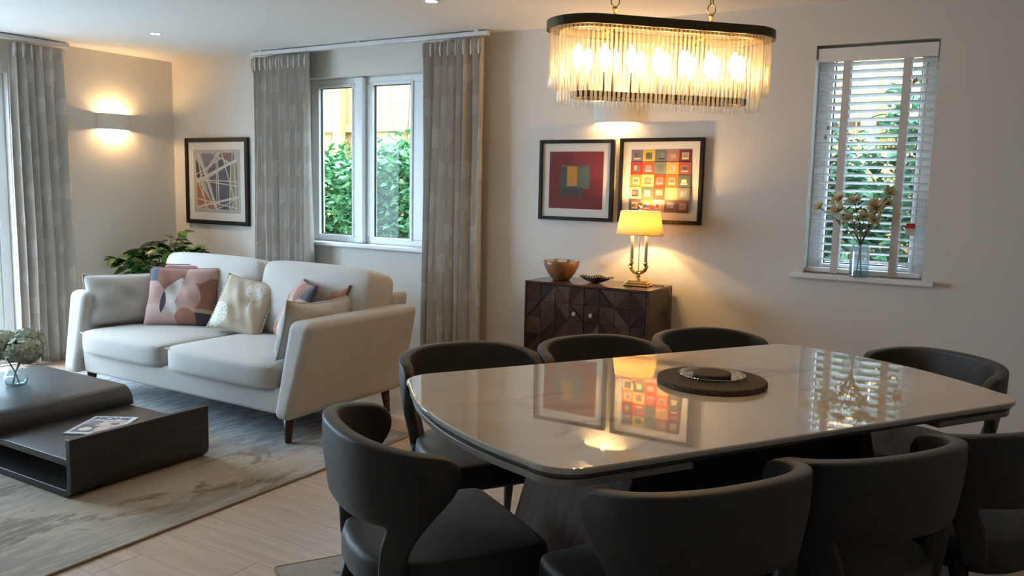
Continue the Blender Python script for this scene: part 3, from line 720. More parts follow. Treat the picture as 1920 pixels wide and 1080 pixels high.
# hydrangea vase on the coffee table
HV = (-4.545, 2.36, .2825)
vs_ = thing('round_vase', 'small round clear glass vase at the left of the coffee table', 'vase', HV)
MB().lathe([(.035, 0), (.052, .008), (.060, .035), (.052, .065), (.036, .088), (.038, .10), (.035, .10), (.033, .088), (.048, .064), (.056, .036), (.048, .012), (.0, .008)], 28, caps=(True, False)).build('glass_body', M_VASE, vs_, smooth=True)
MB().lathe([(.0, .0085), (.047, .0125), (.055, .036), (.051, .052), (.0, .052)], 24, caps=(False, False)).build('water', glass('vase_water', (.93, .96, .95)), vs_, smooth=True)
M_HYD = leafmat('hydrangea_petal', srgb(166, 178, 146), srgb(226, 228, 212), .8); M_GSTEM = plain('green_stem', (.05, .075, .03), .7)
def hydrangea(label, dx, dy, dz, r, seed):
    t = thing('hydrangea', label, 'flower', (HV[0], HV[1], HV[2] + .012), 0, 'hydrangeas in the round vase'); rnd = random.Random(seed); mb = MB(); c = Vector((dx, dy, dz))
    for _ in range(300):
        d = Vector((rnd.gauss(0, 1), rnd.gauss(0, 1), rnd.gauss(0, 1))); d.normalize()
        p = c + Vector((d.x * r, d.y * r, d.z * r * .72)) * rnd.uniform(.86, 1.04); q = d.to_track_quat('Z', 'Y').to_matrix(); s = .016 * rnd.uniform(.8, 1.3); a0 = rnd.uniform(0, 1.6)
        for k in range(4):
            a = a0 + k * PI / 2
            mb.add([p + q @ (Matrix.Rotation(a, 3, 'Z') @ Vector(v)) * s for v in ((0, 0, 0), (.7, -.55, .15), (1.25, 0, .35), (.7, .55, .15))], [(0, 1, 2, 3)])
    f = mb.build('flower_head', M_HYD, t); f['kind'] = 'stuff'
    MB().tube([(-dx * .25, -dy * .25, 0), (0, 0, .06), (dx * .5, dy * .5, dz * .6), (dx, dy, dz - r * .3)], .0035, 6).build('stem', M_GSTEM, t)
hydrangea('pale green dried hydrangea head, right one in the round vase', .06, .02, .185, .092, 1)
hydrangea('pale green dried hydrangea head, left one in the round vase', -.08, -.03, .205, .10, 2)
hydrangea('pale green dried hydrangea head, rear one in the round vase', .0, .07, .225, .085, 3)

# ---------------------------------------------------------------- sideboard
SB = Vector((-2.14, 4.52, 0)); sb = thing('sideboard', 'dark walnut two-door sideboard with faceted parquet doors', 'sideboard', SB)
sx0, sx1, sy0, sy1, sz0, sz1 = -2.545, -1.74, 4.335, 4.695, .10, .84
M_WAL = wood('dark_walnut', (.035, .017, .010), (.075, .038, .022), 0, .36, 1.2).m
M_WTOP = wood('walnut_top', (.040, .021, .014), (.085, .046, .030), 0, .16, 1.2).m
MB().box(sx0, sx1, sy0, sy1, sz1 - .014, sz1).build('top', M_WTOP, sb, bevel=.002, segs=2, world=True)
MB().box(sx0, sx0 + .014, sy0, sy1, sz0, sz1 - .014).build('side_panel', M_WAL, sb, bevel=.002, segs=2, world=True)
MB().box(sx1 - .014, sx1, sy0, sy1, sz0, sz1 - .014).build('side_panel', M_WAL, sb, bevel=.002, segs=2, world=True)
MB().box(sx0 + .014, sx1 - .014, sy0, sy1, sz0, sz0 + .014).build('bottom_panel', M_WAL, sb, world=True)
MB().box(sx0 + .014, sx1 - .014, sy1 - .012, sy1, sz0 + .014, sz1 - .014).build('back_panel', M_WAL, sb, world=True)
for x in (sx0 + .05, sx1 - .05):
    for y in (sy0 + .05, sy1 - .05): MB().tube([(x, y, sz0), (x, y, 0)], [.014, .011], 10).build('leg', M_BLACK, sb, world=True)
g = G('parquet_walnut'); r_ = g.node('ShaderNodeObjectInfo').outputs['Random']; n = g.noise(g.mapping(g.coord(), (60, 60, 9)), 1, 4)
g.col(g.mix(g.math('MULTIPLY', n, .4), g.ramp(r_, [(0, (.024, .010, .006)), (.4, (.055, .023, .013)), (.75, (.085, .042, .026)), (1, (.12, .070, .048))]), (.02, .01, .007))); g.pr(Roughness=.42); g.b.inputs['Specular IOR Level'].default_value = .3; M_PARQ = g.m
dw = (sx1 - sx0 - .028 - .008) / 2; dh = sz1 - sz0 - .028 - .006
nx, nz = 4, 7; cw, chh = dw / nx, dh / nz
def tri_mesh(h0, h1, h2):
    g_ = .0008; a, b, c = (g_ * 2.2, g_), (cw - g_, g_), (cw - g_, chh - g_ * 2.2)
    return MB().add([(a[0], 0, a[1]), (b[0], 0, b[1]), (c[0], 0, c[1]), (a[0], -h0, a[1]), (b[0], -h1, b[1]), (c[0], -h2, c[1])], [(0, 1, 2), (3, 5, 4), (0, 3, 4, 1), (1, 4, 5, 2), (2, 5, 3, 0)])
protos = []
for k in range(2):
    door = MB().box(0, dw, 0, .016, 0, dh); door = door.build('door', M_WAL, sb); door.location = Vector((sx0 + .016 + k * (dw + .004), sy0 + .008, sz0 + .017)) - SB
    if k == 0:
        for hs in ((.004, .009, .005), (.009, .004, .0085), (.005, .0045, .010)):
            protos.append(tri_mesh(*hs).build('parquet_tile', M_PARQ, door))
        fresh = [True] * 3
    for i in range(nx):
        for j in range(nz):
            flip = random.random() < .5
            for h in (0, 1):
                p = random.randrange(3); x, zz = i * cw, j * chh
                # two triangles of a cell; mirrored cells use negative x scale plus shift
                sxx, szz = (1, 1) if h == 0 else (-1, -1)
                lx, lz = (x, zz) if h == 0 else (x + cw, zz + chh)
                if flip: sxx = -sxx; lx = x + cw if sxx < 0 else x
                if fresh[p]: place(protos[p], door, (lx, -.0002, lz), (0, 0, 0), (sxx, 1, szz)); fresh[p] = False
                else: inst(protos[p], door, (lx, -.0002, lz), (0, 0, 0), (sxx, 1, szz))
    kx = dw - .055 if k == 0 else .05
    kb = MB().lathe([(.004, 0), (.004, .014), (.012, .016), (.013, .022), (.010, .026)], 16).build('knob', plain('pale_brass_knob%d' % k, (.72, .66, .50), .3, .7), door); kb.location = (kx, -.004, dh - .155); kb.rotation_euler = (R(90), 0, 0)
STOP = sz1 + .0004
# bowl
bw = thing('wooden_bowl', 'round wooden bowl with blue and white patterned inside', 'bowl', (-2.385, 4.50, STOP))
g = wood('bowl_mango_wood', (.19, .085, .03), (.34, .17, .07), 0, .35, 1.5); M_BOWL = g.m
MB().lathe([(.045, 0), (.052, .004), (.083, .042), (.104, .085), (.111, .118), (.108, .120), (.1055, .118)], 40, caps=(True, False)).build('outer_shell', M_BOWL, bw, smooth=True)
g = G('bowl_pattern'); vv = g.node('ShaderNodeTexVoronoi'); g.put(vv.inputs['Vector'], g.mapping(g.coord(), (1, 1, .6))); vv.inputs['Scale'].default_value = 38
g.col(g.ramp(vv.outputs['Color'], [(0, (.10, .16, .20)), (.45, (.25, .34, .36)), (.6, (.70, .68, .60)), (1, (.8, .78, .7))])); g.pr(Roughness=.2); 
MB().lathe([(.1055, .118), (.098, .085), (.076, .044), (.04, .012), (.0, .010)], 40, caps=(False, False)).build('patterned_lining', g.m, bw, smooth=True)
# leaf dish
ld = thing('leaf_dish', 'small dark shallow leaf-shaped dish on the sideboard', 'dish', (-2.155, 4.50, STOP)); mb = MB(); n = 40; rs = []
for f, zz in ((.12, 0), (.3, .002), (.62, .016), (.86, .030), (1, .036), (.97, .0385), (.84, .033), (.6, .019), (.3, .005), (.04, .004)):
    rs.append([((.092 + .012 * math.cos(2 * a)) * f * math.cos(a) + (.020 * f ** 3 if math.cos(a) > .95 else 0), .062 * f * math.sin(a) * (1 + .06 * math.sin(9 * a)), zz + .004 * f * math.sin(5 * a)) for a in [2 * PI * i / n for i in range(n)]])
g = G('dark_lacquer'); w_ = g.node('ShaderNodeTexWave'); g.put(w_.inputs['Vector'], g.coord()); w_.inputs['Scale'].default_value = 22; w_.inputs['Distortion'].default_value = 3
g.col(g.mix(g.smooth(w_.outputs['Fac'], .7, .9), (.02, .016, .014), (.35, .30, .25))); g.pr(Roughness=.2)
mb.rings(rs).build('dish_body', g.m, ld, smooth=True)
# table lamp
lp = thing('table_lamp', 'brass twin-candle table lamp with glowing cream shade on the sideboard', 'lamp', (-1.895, 4.535, STOP))
mb = MB(); mb.pad(rrect(.155, .10, .012), 0, .010, .003, 2); mb.pad(rrect(.140, .086, .016), .010, .026, .006, 3); mb.pad(rrect(.12, .07, .016), .026, .033, .003, 2)
mb.build('base', M_BRASS, lp, bevel=.001)
MB().lathe([(.022, .033), (.012, .040), (.009, .048), (.016, .054), (.017, .060), (.010, .066), (.008, .072), (.013, .080)], 20).build('stem', M_BRASS, lp, smooth=True)
for s in (-1, 1):
    MB().tube([(0, 0, .074), (s * .022, 0, .079), (s * .042, 0, .094), (s * .054, 0, .112), (s * .060, 0, .122)], [.012, .012, .0105, .008, .004], 12).build('arm', M_BRASS, lp, smooth=True)
    MB().lathe([(.013, .100), (.009, .108), (.008, .120), (.013, .126), (.015, .134), (.010, .140), (.012, .148), (.014, .152)], 16, (s * .044, 0, 0)).build('candle_cup', M_BRASS, lp, smooth=True)
    MB().lathe([(.0095, .150), (.0095, .335), (.006, .337)], 16, (s * .044, 0, 0)).build('candle_tube', plain('candle_ivory%d' % s, (.82, .74, .55), .5), lp, smooth=True)
    b = MB().lathe([(.001, .337), (.010, .345), (.014, .362), (.010, .378), (.001, .388)], 14, (s * .044, 0, 0)).build('bulb', emit('lamp_bulb%d' % s, (1, .62, .22), 26), lp, smooth=True)
MB().tube([(0, 0, .076), (0, 0, .455)], .0035, 8).build('rod', M_ABRASS, lp)
MB().lathe([(.004, .438), (.012, .444), (.005, .450), (.004, .458), (.013, .464), (.015, .472), (.006, .478), (.002, .492)], 16).build('finial', M_BRASS, lp, smooth=True)
g = G('lamp_shade_fabric'); g.n.remove(g.b); tl = g.node('ShaderNodeBsdfTranslucent'); tl.inputs[0].default_value = (.95, .78, .45, 1); df = g.node('ShaderNodeBsdfDiffuse'); df.inputs[0].default_value = (.85, .76, .58, 1)
mx = g.node('ShaderNodeMixShader'); mx.inputs[0].default_value = .35; g.t.links.new(tl.outputs[0], mx.inputs[1]); g.t.links.new(df.outputs[0], mx.inputs[2]); g.t.links.new(mx.outputs[0], g.out.inputs[0])
MB().lathe([(.141, .300), (.118, .436)], 48, sy=.72, caps=(False, False)).build('shade', g.m, lp, smooth=True, solid=.0015)
mb = MB()
for zz, r in ((.300, .141), (.436, .118)): mb.tube([(r * math.cos(2 * PI * k / 40), r * .72 * math.sin(2 * PI * k / 40), zz) for k in range(40)], .002, 6, closed=True)
mb.build('shade_trim', plain('shade_trim_gold', (.7, .55, .25), .6), lp)
mb = MB(); [mb.tube([(0, 0, .432), (.118 * math.cos(a), .118 * .72 * math.sin(a), .434)], .0015, 5) for a in (0, PI / 2, PI, 1.5 * PI)]; mb.build('shade_spider', M_ABRASS, lp)
MB().tube([(.05, .03, .008), (.09, .05, .004), (.135, .06, .004), (.165, .055, -.02), (.170, .06, -.10), (.178, .06, -.14)], .0028, 6).build('cord', plain('cord_brown', (.10, .075, .045), .6), lp)
MB().box(.168, .186, .05, .072, -.20, -.14).build('inline_switch', plain('cord_switch', (.16, .12, .08), .5), lp, bevel=.003)
MB().tube([(.178, .06, -.20), (.188, .09, -.40), (.200, .12, -.62), (.22, .14, -.78)], .0028, 6).build('cord', MATS['cord_brown'], lp)
def point(name, loc, col, power, rad, parent=None, spot=None, rot=None, blend=.6):
    l = bpy.data.lights.new(name, 'SPOT' if spot else 'POINT'); l.color = col; l.energy = power; l.shadow_soft_size = rad
    if spot: l.spot_size = spot; l.spot_blend = blend
    o = bpy.data.objects.new(name, l); C.objects.link(o); o.location = loc
    if parent: o.parent = parent
    if rot: o.rotation_euler = rot
    return o
for s in (-1, 1): point('lamp_light', (s * .044, 0, .395), (1, .58, .20), 6.5, .012, lp)

# ---------------------------------------------------------------- pictures
def picture(label, x0, x1, z0, z1, fwid, polys, margin):
    w, h = x1 - x0, z1 - z0; t = thing('framed_picture', label, 'picture', ((x0 + x1) / 2, Y1 - .004, z0)); d = .028
    mb = MB(); a = w / 2
    mb.box(-a, -a + fwid, -d, 0, 0, h); mb.box(a - fwid, a, -d, 0, 0, h); mb.box(-a + fwid, a - fwid, -d, 0, 0, fwid); mb.box(-a + fwid, a - fwid, -d, 0, h - fwid, h)
    mb.build('frame', M_DARKFRAME, t, bevel=.0015, segs=1)
    MB().box(-a + fwid, a - fwid, -.014, -.004, fwid, h - fwid).build('mount', MATS.get('mount_board') or plain('mount_board', (.74, .72, .68), .8), t)
    o = print_mesh(polys(w, h)).build('print', M_PRINT, t); o.location = (0, -.0142, 0)
    MB().box(-a + fwid, a - fwid, -.0235, -.0215, fwid, h - fwid).build('glazing', MATS.get('picture_glass') or glass('picture_glass', (1, 1, 1), 0, .9), t)
    return t
def sc(polys, x0, x1, z0, z1): return [([(x0 + (x1 - x0) * px, z0 + (z1 - z0) * pz) for px, pz in poly], srgb(*c)) for poly, c in polys]
def art_lines(w, h):
    P = [(rect(0, 1, 0, 1), (178, 176, 172))]
    P += [([(.17, .94), (.50, .95), (.40, .80), (.27, .66)], (120, 122, 140)), ([(.05, .84), (.10, .80), (.18, .55), (.06, .56)], (58, 54, 54)), ([(.12, .93), (.17, .80), (.27, .57), (.19, .56)], (52, 48, 50)),
          ([(.60, .95), (.87, .95), (.88, .84), (.76, .79), (.55, .90)], (110, 92, 92)), ([(.30, .66), (.46, .80), (.62, .86), (.72, .77), (.34, .57)], (84, 86, 98)), ([(.34, .55), (.80, .78), (.80, .06), (.50, .06)], (82, 86, 106)),
          ([(.80, .78), (.94, .79), (.95, .06), (.80, .06)], (146, 142, 118)), ([(.24, .51), (.33, .51), (.47, .18), (.37, .16)], (108, 118, 130)), ([(.07, .47), (.14, .49), (.40, .14), (.46, .06), (.08, .08)], (168, 104, 70)), ([(.46, .14), (.60, .16), (.58, .06), (.48, .06)], (78, 88, 98))]
    def ln(x0, z0, x1, z1, t):
        dx, dz = x1 - x0, z1 - z0; L = math.hypot(dx, dz); nx_, nz_ = -dz / L * t / 2, dx / L * t / 2
        return ([(x0 + nx_, z0 + nz_), (x0 - nx_, z0 - nz_), (x1 - nx_, z1 - nz_), (x1 + nx_, z1 + nz_)], (204, 202, 196))
    for a in ((.10, .95, .50, .05, .040), (.06, .49, .93, .84, .045), (.06, .08, .95, .26, .035), (.05, .60, .60, .86, .016), (.08, .50, .56, .95, .02), (.32, .52, .95, .50, .016), (.2, .51, .95, .43, .016), (.50, .84, .50, .06, .014), (.53, .82, .55, .06, .02),
              (.62, .95, .88, .2, .02), (.40, .95, .78, .80, .014), (.81, .78, .77, .06, .02), (.88, .78, .92, .06, .02), (.05, .60, .30, .07, .018), (.12, .82, .26, .06, .022), (.06, .56, .50, .06, .018), (.08, .22, .94, .08, .018), (.52, .06, .94, .25, .014), (.85, .95, .84, .84, .012), (.8, .06, .93, .24, .014)): P.append(ln(*a))
    return sc(P, -w * .375, w * .375, h * .135, h * .865)
def art_red(w, h):
    P = [(rect(0, 1, 0, 1), (122, 38, 38)), (rect(0, .42, .0, 1), (118, 40, 38)), (rect(.45, 1, .55, 1), (132, 46, 48)), (rect(.22, .76, .35, .76), (92, 100, 88)), (rect(.22, .62, .21, .74), (72, 84, 82)), (rect(.24, .56, .22, .36), (78, 66, 62)), (rect(.32, .56, .38, .75), (96, 100, 72)), (rect(.34, .53, .40, .74), (186, 134, 50)), (rect(.56, .74, .38, .72), (94, 112, 96))]
    return sc(P, -w * .365, w * .365, h * .145, h * .855)
def art_grid(w, h):
    rnd = random.Random(12)
    rows = [[(128, 108, 128), (206, 176, 52), (104, 110, 108), (172, 112, 92), (108, 30, 30)], [(182, 44, 42), (212, 78, 46), (118, 122, 112), (218, 152, 76), (160, 76, 62)], [(222, 138, 46), (238, 204, 108), (202, 66, 38), (230, 106, 44), (96, 100, 90)], [(168, 150, 128), (76, 86, 70), (174, 60, 42), (204, 142, 92), (110, 106, 90)], [(82, 54, 62), (238, 98, 50), (160, 132, 126), (86, 68, 62), (80, 52, 54)]]
    ins = [(150, 140, 136), (196, 178, 150), (120, 124, 132), (214, 150, 110), (86, 82, 92), (226, 206, 160), (176, 96, 80), (104, 110, 104)]
    P = []
    for j, rw in enumerate(rows):
        for i, c in enumerate(rw):
            x, z_ = i / 5, 1 - (j + 1) / 5; P.append((rect(x, x + .2, z_, z_ + .2), c)); m = .045
            a, b = rnd.choice(ins), rnd.choice(ins); P.append((rect(x + m, x + .2 - m, z_ + m, z_ + .2 - m), a)); P.append((rect(x + m + .015, x + .2 - m - rnd.choice((.015, .05)), z_ + m + .03, z_ + .2 - m - rnd.choice((.012, .03))), b))
            if rnd.random() < .5: P.append((rect(x + m, x + .2 - m, z_ + m, z_ + m + .022), rnd.choice(((52, 46, 50), (220, 204, 180)))))
    return sc(P, -w * .36, w * .36, h * .135, h * .865)
picture('black framed abstract print of crossing white lines, beside the grey curtain', -6.160, -5.386, 1.033, 1.752, .034, art_lines, 0)
picture('black framed red print with a small ochre and green square', -2.668, -2.150, 1.199, 1.701, .022, art_red, 0)
picture('black framed print of many coloured squares, behind the lamp', -2.111, -1.587, 1.202, 1.706, .022, art_grid, 0)

# ---------------------------------------------------------------- wall lights
M_PLASTER = plain('white_plaster', (.80, .77, .71), .7)
def sconce(label, loc, axis, power):
    """curved plaster up/down light; local -y points into the room"""
    t = thing('wall_light', label, 'wall light', loc, 0 if axis == 'back' else R(90), 'curved plaster wall lights'); w, d, h = .29, .085, .125; n = 24
    outer = [(-w / 2 * math.cos(PI * i / n), -d * math.sin(PI * i / n) ** .8) for i in range(n + 1)]
    inner = [(x * .93, y * .90) for x, y in outer]; prof = []
    rs = []
    for zz, f, dz in ((-h / 2, 1, 0), (h / 2, 1, 0)):
        rs.append(zz)
    mb = MB(); vs = []
    for zz in (-h / 2, h / 2):
        for pts in (outer, inner): vs += [(x, y, zz + (.014 if zz > 0 else -.0) * (-y / d) * 0) for x, y in pts]
    m = n + 1; fs = []
    for i in range(n):
        fs += [(i, i + 1, 2 * m + i + 1, 2 * m + i), (m + i, 3 * m + i, 3 * m + i + 1, m + i + 1), (i, m + i, m + i + 1, i + 1), (2 * m + i, 2 * m + i + 1, 3 * m + i + 1, 3 * m + i)]
    mb.add(vs, fs).build('plaster_shade', M_PLASTER, t, smooth=False, bevel=.002, segs=2)
    MB().box(-.06, .06, -.012, 0, -.03, .03).build('mounting_plate', M_TRIM, t)
    MB().lathe([(.001, -.03), (.012, -.024), (.015, 0), (.012, .024), (.001, .03)], 12, (0, -.045, 0)).build('bulb', emit('sconce_bulb_' + axis, WARM, 40), t, smooth=True)
    for s in (-1, 1): point('wall_light_glow', (0, -.040, s * .040), (1, .62, .27), power, .016, t)
    return t
sconce('curved white plaster wall light near the corner above the sofa', (X0, 4.15, 1.852), 'left', 5.0)
sconce('curved white plaster wall light above the two framed prints, under the chandelier', (-2.15, Y1, 1.862), 'back', 2.2)

# ---------------------------------------------------------------- downlights
M_DL = emit('downlight_lens', (1, .93, .82), 30)
def downlight(label, x, y):
    t = thing('downlight', label, 'downlight', (x, y, ZC - .0045), 0, 'recessed ceiling downlights')
    MB().lathe([(.032, .004), (.042, .004), (.044, .001), (.040, 0), (.032, .002)], 28, caps=(False, False)).build('trim_ring', M_TRIM, t, smooth=True)
    MB().lathe([(.001, .002), (.031, .002)], 24, caps=(False, False)).build('lens', M_DL, t)
    point('downlight_beam', (0, 0, -.006), (1, .86, .66), 9, .03, t, R(105), (0, 0, 0), .8)
    return t
downlight('small recessed ceiling downlight over the sofa', -5.22, 3.76)
downlight('small recessed ceiling downlight at the top edge, left of the chandelier', -2.853, 3.778)

# ---------------------------------------------------------------- chandelier
CD = (-1.02, 2.565, 0); CA = R(46)
cd = thing('chandelier', 'oval bronze chandelier hung with rows of clear glass rods', 'chandelier', CD, CA)
CL, CW = .76, .27
def stadium(L, W, n=24):
    r = W / 2; s = L / 2 - r; pts = []
    per = 4 * s + 2 * PI * r
    return r, s, per
def stad_pt(L, W, t):
    r, s, per = stadium(L, W); d = (t % 1) * per
    if d < 2 * s: return (-s + d, -r)
    d -= 2 * s
    if d < PI * r: a = -PI / 2 + d / r; return (s + r * math.cos(a), r * math.sin(a))
    d -= PI * r
    if d < 2 * s: return (s - d, r)
    d -= 2 * s; a = PI / 2 + d / r; return (-s + r * math.cos(a), r * math.sin(a))
def band(L, W, z0, z1, th, n=96):
    mb = MB(); o_ = [stad_pt(L, W, k / n) for k in range(n)]; i_ = [stad_pt(L - 2 * th, W - 2 * th, k / n) for k in range(n)]
    # keep inner samples radially matched
    rs = [[(x, y, z0) for x, y in o_], [(x, y, z1) for x, y in o_], [(x, y, z1) for x, y in i_], [(x, y, z0) for x, y in i_], [(x, y, z0) for x, y in o_]]
    return mb.rings(rs, (False, False))
ZT = 1.913
band(CL, CW, ZT - .028, ZT, .010).build('rim', M_BRONZE, cd, bevel=.001, segs=1)
band(CL - .085, CW - .085, ZT - .030, ZT - .012, .008).build('inner_ring', M_ABRASS, cd)
band(CL - .16, CW - .16, ZT - .232, ZT - .214, .014).build('lower_ring', M_BRONZE, cd)
MB().box(-CL / 2 + .01, CL / 2 - .01, -.008, .008, ZT - .016, ZT - .006).build('cross_bar', M_ABRASS, cd)
for x in (-.165, .165): MB().box(x - .008, x + .008, -CW / 2 + .012, CW / 2 - .012, ZT - .017, ZT - .007).build('cross_bar', M_ABRASS, cd)
def rodmesh(h):
    return MB().lathe([(.001, -h), (.0034, -h + .0012), (.0048, -h + .005), (.0048, 0)], 8, caps=(False, True))
k0 = rodmesh(.190).build('glass_rod', M_ROD, cd, smooth=True); N1 = 124
for k in range(N1):
    x, y = stad_pt(CL - .030, CW - .030, k / N1); l = (x, y, ZT - .012 + random.uniform(-.002, .002))
    if k == 0: place(k0, cd, l)
    else: inst(k0, cd, l, (random.uniform(-.01, .01), random.uniform(-.01, .01), 0))
k1 = rodmesh(.222).build('glass_rod', M_ROD, cd, smooth=True); N2 = 104
for k in range(N2):
    x, y = stad_pt(CL - .085, CW - .085, (k + .5) / N2); l = (x, y, ZT - .030 + random.uniform(-.003, .003))
    if k == 0: place(k1, cd, l)
    else: inst(k1, cd, l, (random.uniform(-.01, .01), random.uniform(-.01, .01), 0))
M_BULB = emit('chandelier_bulb', (1, .60, .24), 44)
bl = None
for k in range(14):
    x, y = stad_pt(CL - .187, CW - .187, (k + .4) / 14)
    MB().tube([(x, y, ZT - .215), (x, y, ZT - .150)], .003, 6).build('bulb_post', M_BRONZE, cd)
    if bl is None: bl = MB().lathe([(.006, 0), (.0075, .012), (.015, .030), (.017, .046), (.012, .066), (.002, .082)], 14).build('bulb', M_BULB, cd, smooth=True); bl.location = (x, y, ZT - .152)
    else: inst(bl, cd, (x, y, ZT - .152))
for x in (-.165, .165):
    MB().tube([(x, 0, ZT - .22), (x, 0, ZT - .006)], .003, 8).build('support_rod', M_BRONZE, cd)
    MB().lathe([(.009, -.01), (.009, .002), (.0055, .004), (.0055, .040), (.009, .042), (.009, .048), (.006, .052)], 14, (x, 0, ZT)).build('hanging_stem', M_ABRASS, cd, smooth=True)
    z = ZT + .066; k = 0
    while z < ZC - .02:
        pts = [((.014 if k == 0 else .009) * math.cos(a), 0, (.016 if k == 0 else .016) * math.sin(a)) for a in [2 * PI * i / 16 for i in range(16)]]
        o = MB().tube(pts, .0024, 6, closed=True).build('chain_link', M_ABRASS, cd, smooth=True); o.location = (x, 0, z); o.rotation_euler = (0, 0, R(90 * (k % 2))); z += .0265; k += 1
    MB().lathe([(.001, -.03), (.045, -.03), (.05, -.02), (.05, 0)], 28, (x, 0, ZC - .0005)).build('ceiling_rose', M_ABRASS, cd, smooth=True)

# ---------------------------------------------------------------- curtains
g = G('curtain_fabric'); sp = g.node('ShaderNodeSeparateXYZ'); g.put(sp.inputs[0], g.coord('UV')); u, v = sp.outputs[0], sp.outputs[1]
n = g.noise(g.coord(), 420, 2); nz = g.noise(g.mapping(g.coord('UV'), (1, 1, 1)), 95, 3, .7)
CWX, CHZ = .34, .42
def motif(du, dv):
    cu = g.math('SUBTRACT', g.math('FRACT', g.math('ADD', g.math('DIVIDE', u, CWX), du)), .5); cv = g.math('SUBTRACT', g.math('FRACT', g.math('ADD', g.math('DIVIDE', v, CHZ), dv)), .5)
    cu = g.math('MULTIPLY', cu, CWX); cv = g.math('MULTIPLY', cv, CHZ)
    d = g.math('SQRT', g.math('ADD', g.math('MULTIPLY', cu, cu), g.math('MULTIPLY', g.math('MULTIPLY', g.math('SUBTRACT', cv, .035), g.math('SUBTRACT', cv, .035)), 1.3)))
    crown = g.math('MULTIPLY', g.math('LESS_THAN', d, .074), g.smooth(nz, .40, .52))
    trunk = g.math('MULTIPLY', g.math('LESS_THAN', g.math('ABSOLUTE', cu), .004), g.math('MULTIPLY', g.math('LESS_THAN', cv, 0.0), g.math('GREATER_THAN', cv, -.10)))
    return g.math('MAXIMUM', crown, trunk)
mot = g.math('MAXIMUM', motif(0, 0), motif(.5, .5))
base = g.mix(n, (.58, .54, .49), (.66, .62, .565)); base = g.mix(g.math('MULTIPLY', mot, .7), base, (.82, .80, .77))
g.col(base); g.pr(Roughness=.95, Sheen_Weight=.1); g.bump(n, .3, .001)
trn = g.node('ShaderNodeBsdfTranslucent'); g.put(trn.inputs[0], base); mxs = g.node('ShaderNodeMixShader'); mxs.inputs[0].default_value = .12
g.t.links.new(g.b.outputs[0], mxs.inputs[1]); g.t.links.new(trn.outputs[0], mxs.inputs[2]); g.t.links.new(mxs.outputs[0], g.out.inputs[0])
M_CURT = g.m
def curtain(label, length, folds, z0, z1, loc, rotz, seed, flare=0.0):
    """hangs along local +x from the origin, folds bulge along local y"""
    t = thing('curtain', label, 'curtain', loc, rotz, 'grey tree-embroidered curtains'); rnd = random.Random(seed); NU, NV = folds * 16, 40
    amp = [rnd.uniform(.6, 1.15) for _ in range(folds + 1)]; ph = [rnd.uniform(-.25, .25) for _ in range(folds + 1)]; wid = [rnd.uniform(.7, 1.3) for _ in range(folds)]; tot = sum(wid); edges = [0]
    for q in wid: edges.append(edges[-1] + q / tot)
    V = []; U = []
    for j in range(NV + 1):
        f = j / NV; z = z1 - (z1 - z0) * f; arcl = 0; prev = None
        head = max(0, 1 - f * (z1 - z0) / .14)
        for i in range(NU + 1):
            k = min(folds - 1, i // 16); s = (i - k * 16) / 16
            x = (edges[k] + (edges[k + 1] - edges[k]) * s) * length
            a = amp[k] * (.034 + .022 * min(1, f * 1.6))
            wave = math.sin(2 * PI * s + ph[k] * f * 2); sharp = math.copysign(abs(wave) ** (.75), wave)
            tr_ = math.sin(2 * PI * s)
            y = a * ((1 - head) * (sharp) + head * (.55 * math.copysign(abs(tr_) ** .5, tr_)))
            x2 = x + flare * (f - .5) * (x / length - .3) + .010 * math.sin(3 * f + k * 1.7) * f + .006 * math.sin(2 * PI * s * 2) * (1 - head)
            y += .008 * math.sin(4.5 * f + k)
            p = (x2, y); 
            if prev: arcl += math.hypot(p[0] - prev[0], p[1] - prev[1])
            prev = p; V.append((x2, y, z)); U.append((arcl, z))
    F = [(j * (NU + 1) + i, j * (NU + 1) + i + 1, (j + 1) * (NU + 1) + i + 1, (j + 1) * (NU + 1) + i) for j in range(NV) for i in range(NU)]
    mb = MB().add(V, F); mb.uv = U; mb.build('drape', M_CURT, t, smooth=True, solid=.0025)
    hd = MB()
    for k in range(folds):
        x = (edges[k] + edges[k + 1]) / 2 * length; 
        MB().tube([(x, -.028, z1 - .012), (x, -.034, z1 - .06), (x, -.030, z1 - .105)], [.006, .009, .005], 8).build('pinch_pleat', M_CURT, t, smooth=True)
    return t
curtain('full-length grey tree-embroidered curtain left of the window, behind the sofa', .62, 11, .02, 2.352, (-5.205, 4.600, 0), 0, 3, .02)
curtain('full-length grey tree-embroidered curtain right of the window, nearer the sideboard', .50, 8, .02, 2.352, (-3.545, 4.600, 0), 0, 5, .02)
curtain('full-length grey tree-embroidered curtain at the patio doors on the left', .43, 6, .015, 2.350, (X0 + .12, 3.285, 0), R(90), 8, .06)
M_TRACK = plain('track_white', (.74, .74, .73), .5)
tr = thing('curtain_track', 'white curtain track on the ceiling above the living-room window', 'curtain track', (-4.1, 4.60, 2.36))
MB().box(-5.215, -3.015, 4.582, 4.618, 2.364, 2.392).build('rail', M_TRACK, tr, bevel=.003, world=True)
for x in (-5.1, -4.1, -3.1): MB().box(x - .015, x + .015, 4.58, 4.62, 2.392, 2.3995).build('bracket', M_TRACK, tr, world=True)
tr = thing('curtain_track', 'white curtain track on the ceiling above the patio doors', 'curtain track', (X0 + .12, 2.0, 2.36))
MB().box(X0 + .095, X0 + .145, .4, 3.73, 2.362, 2.392).build('rail', M_TRACK, tr, bevel=.003, world=True)
for y in (.6, 2.0, 3.5): MB().box(X0 + .10, X0 + .14, y - .015, y + .015, 2.392, 2.3995).build('bracket', M_TRACK, tr, world=True)

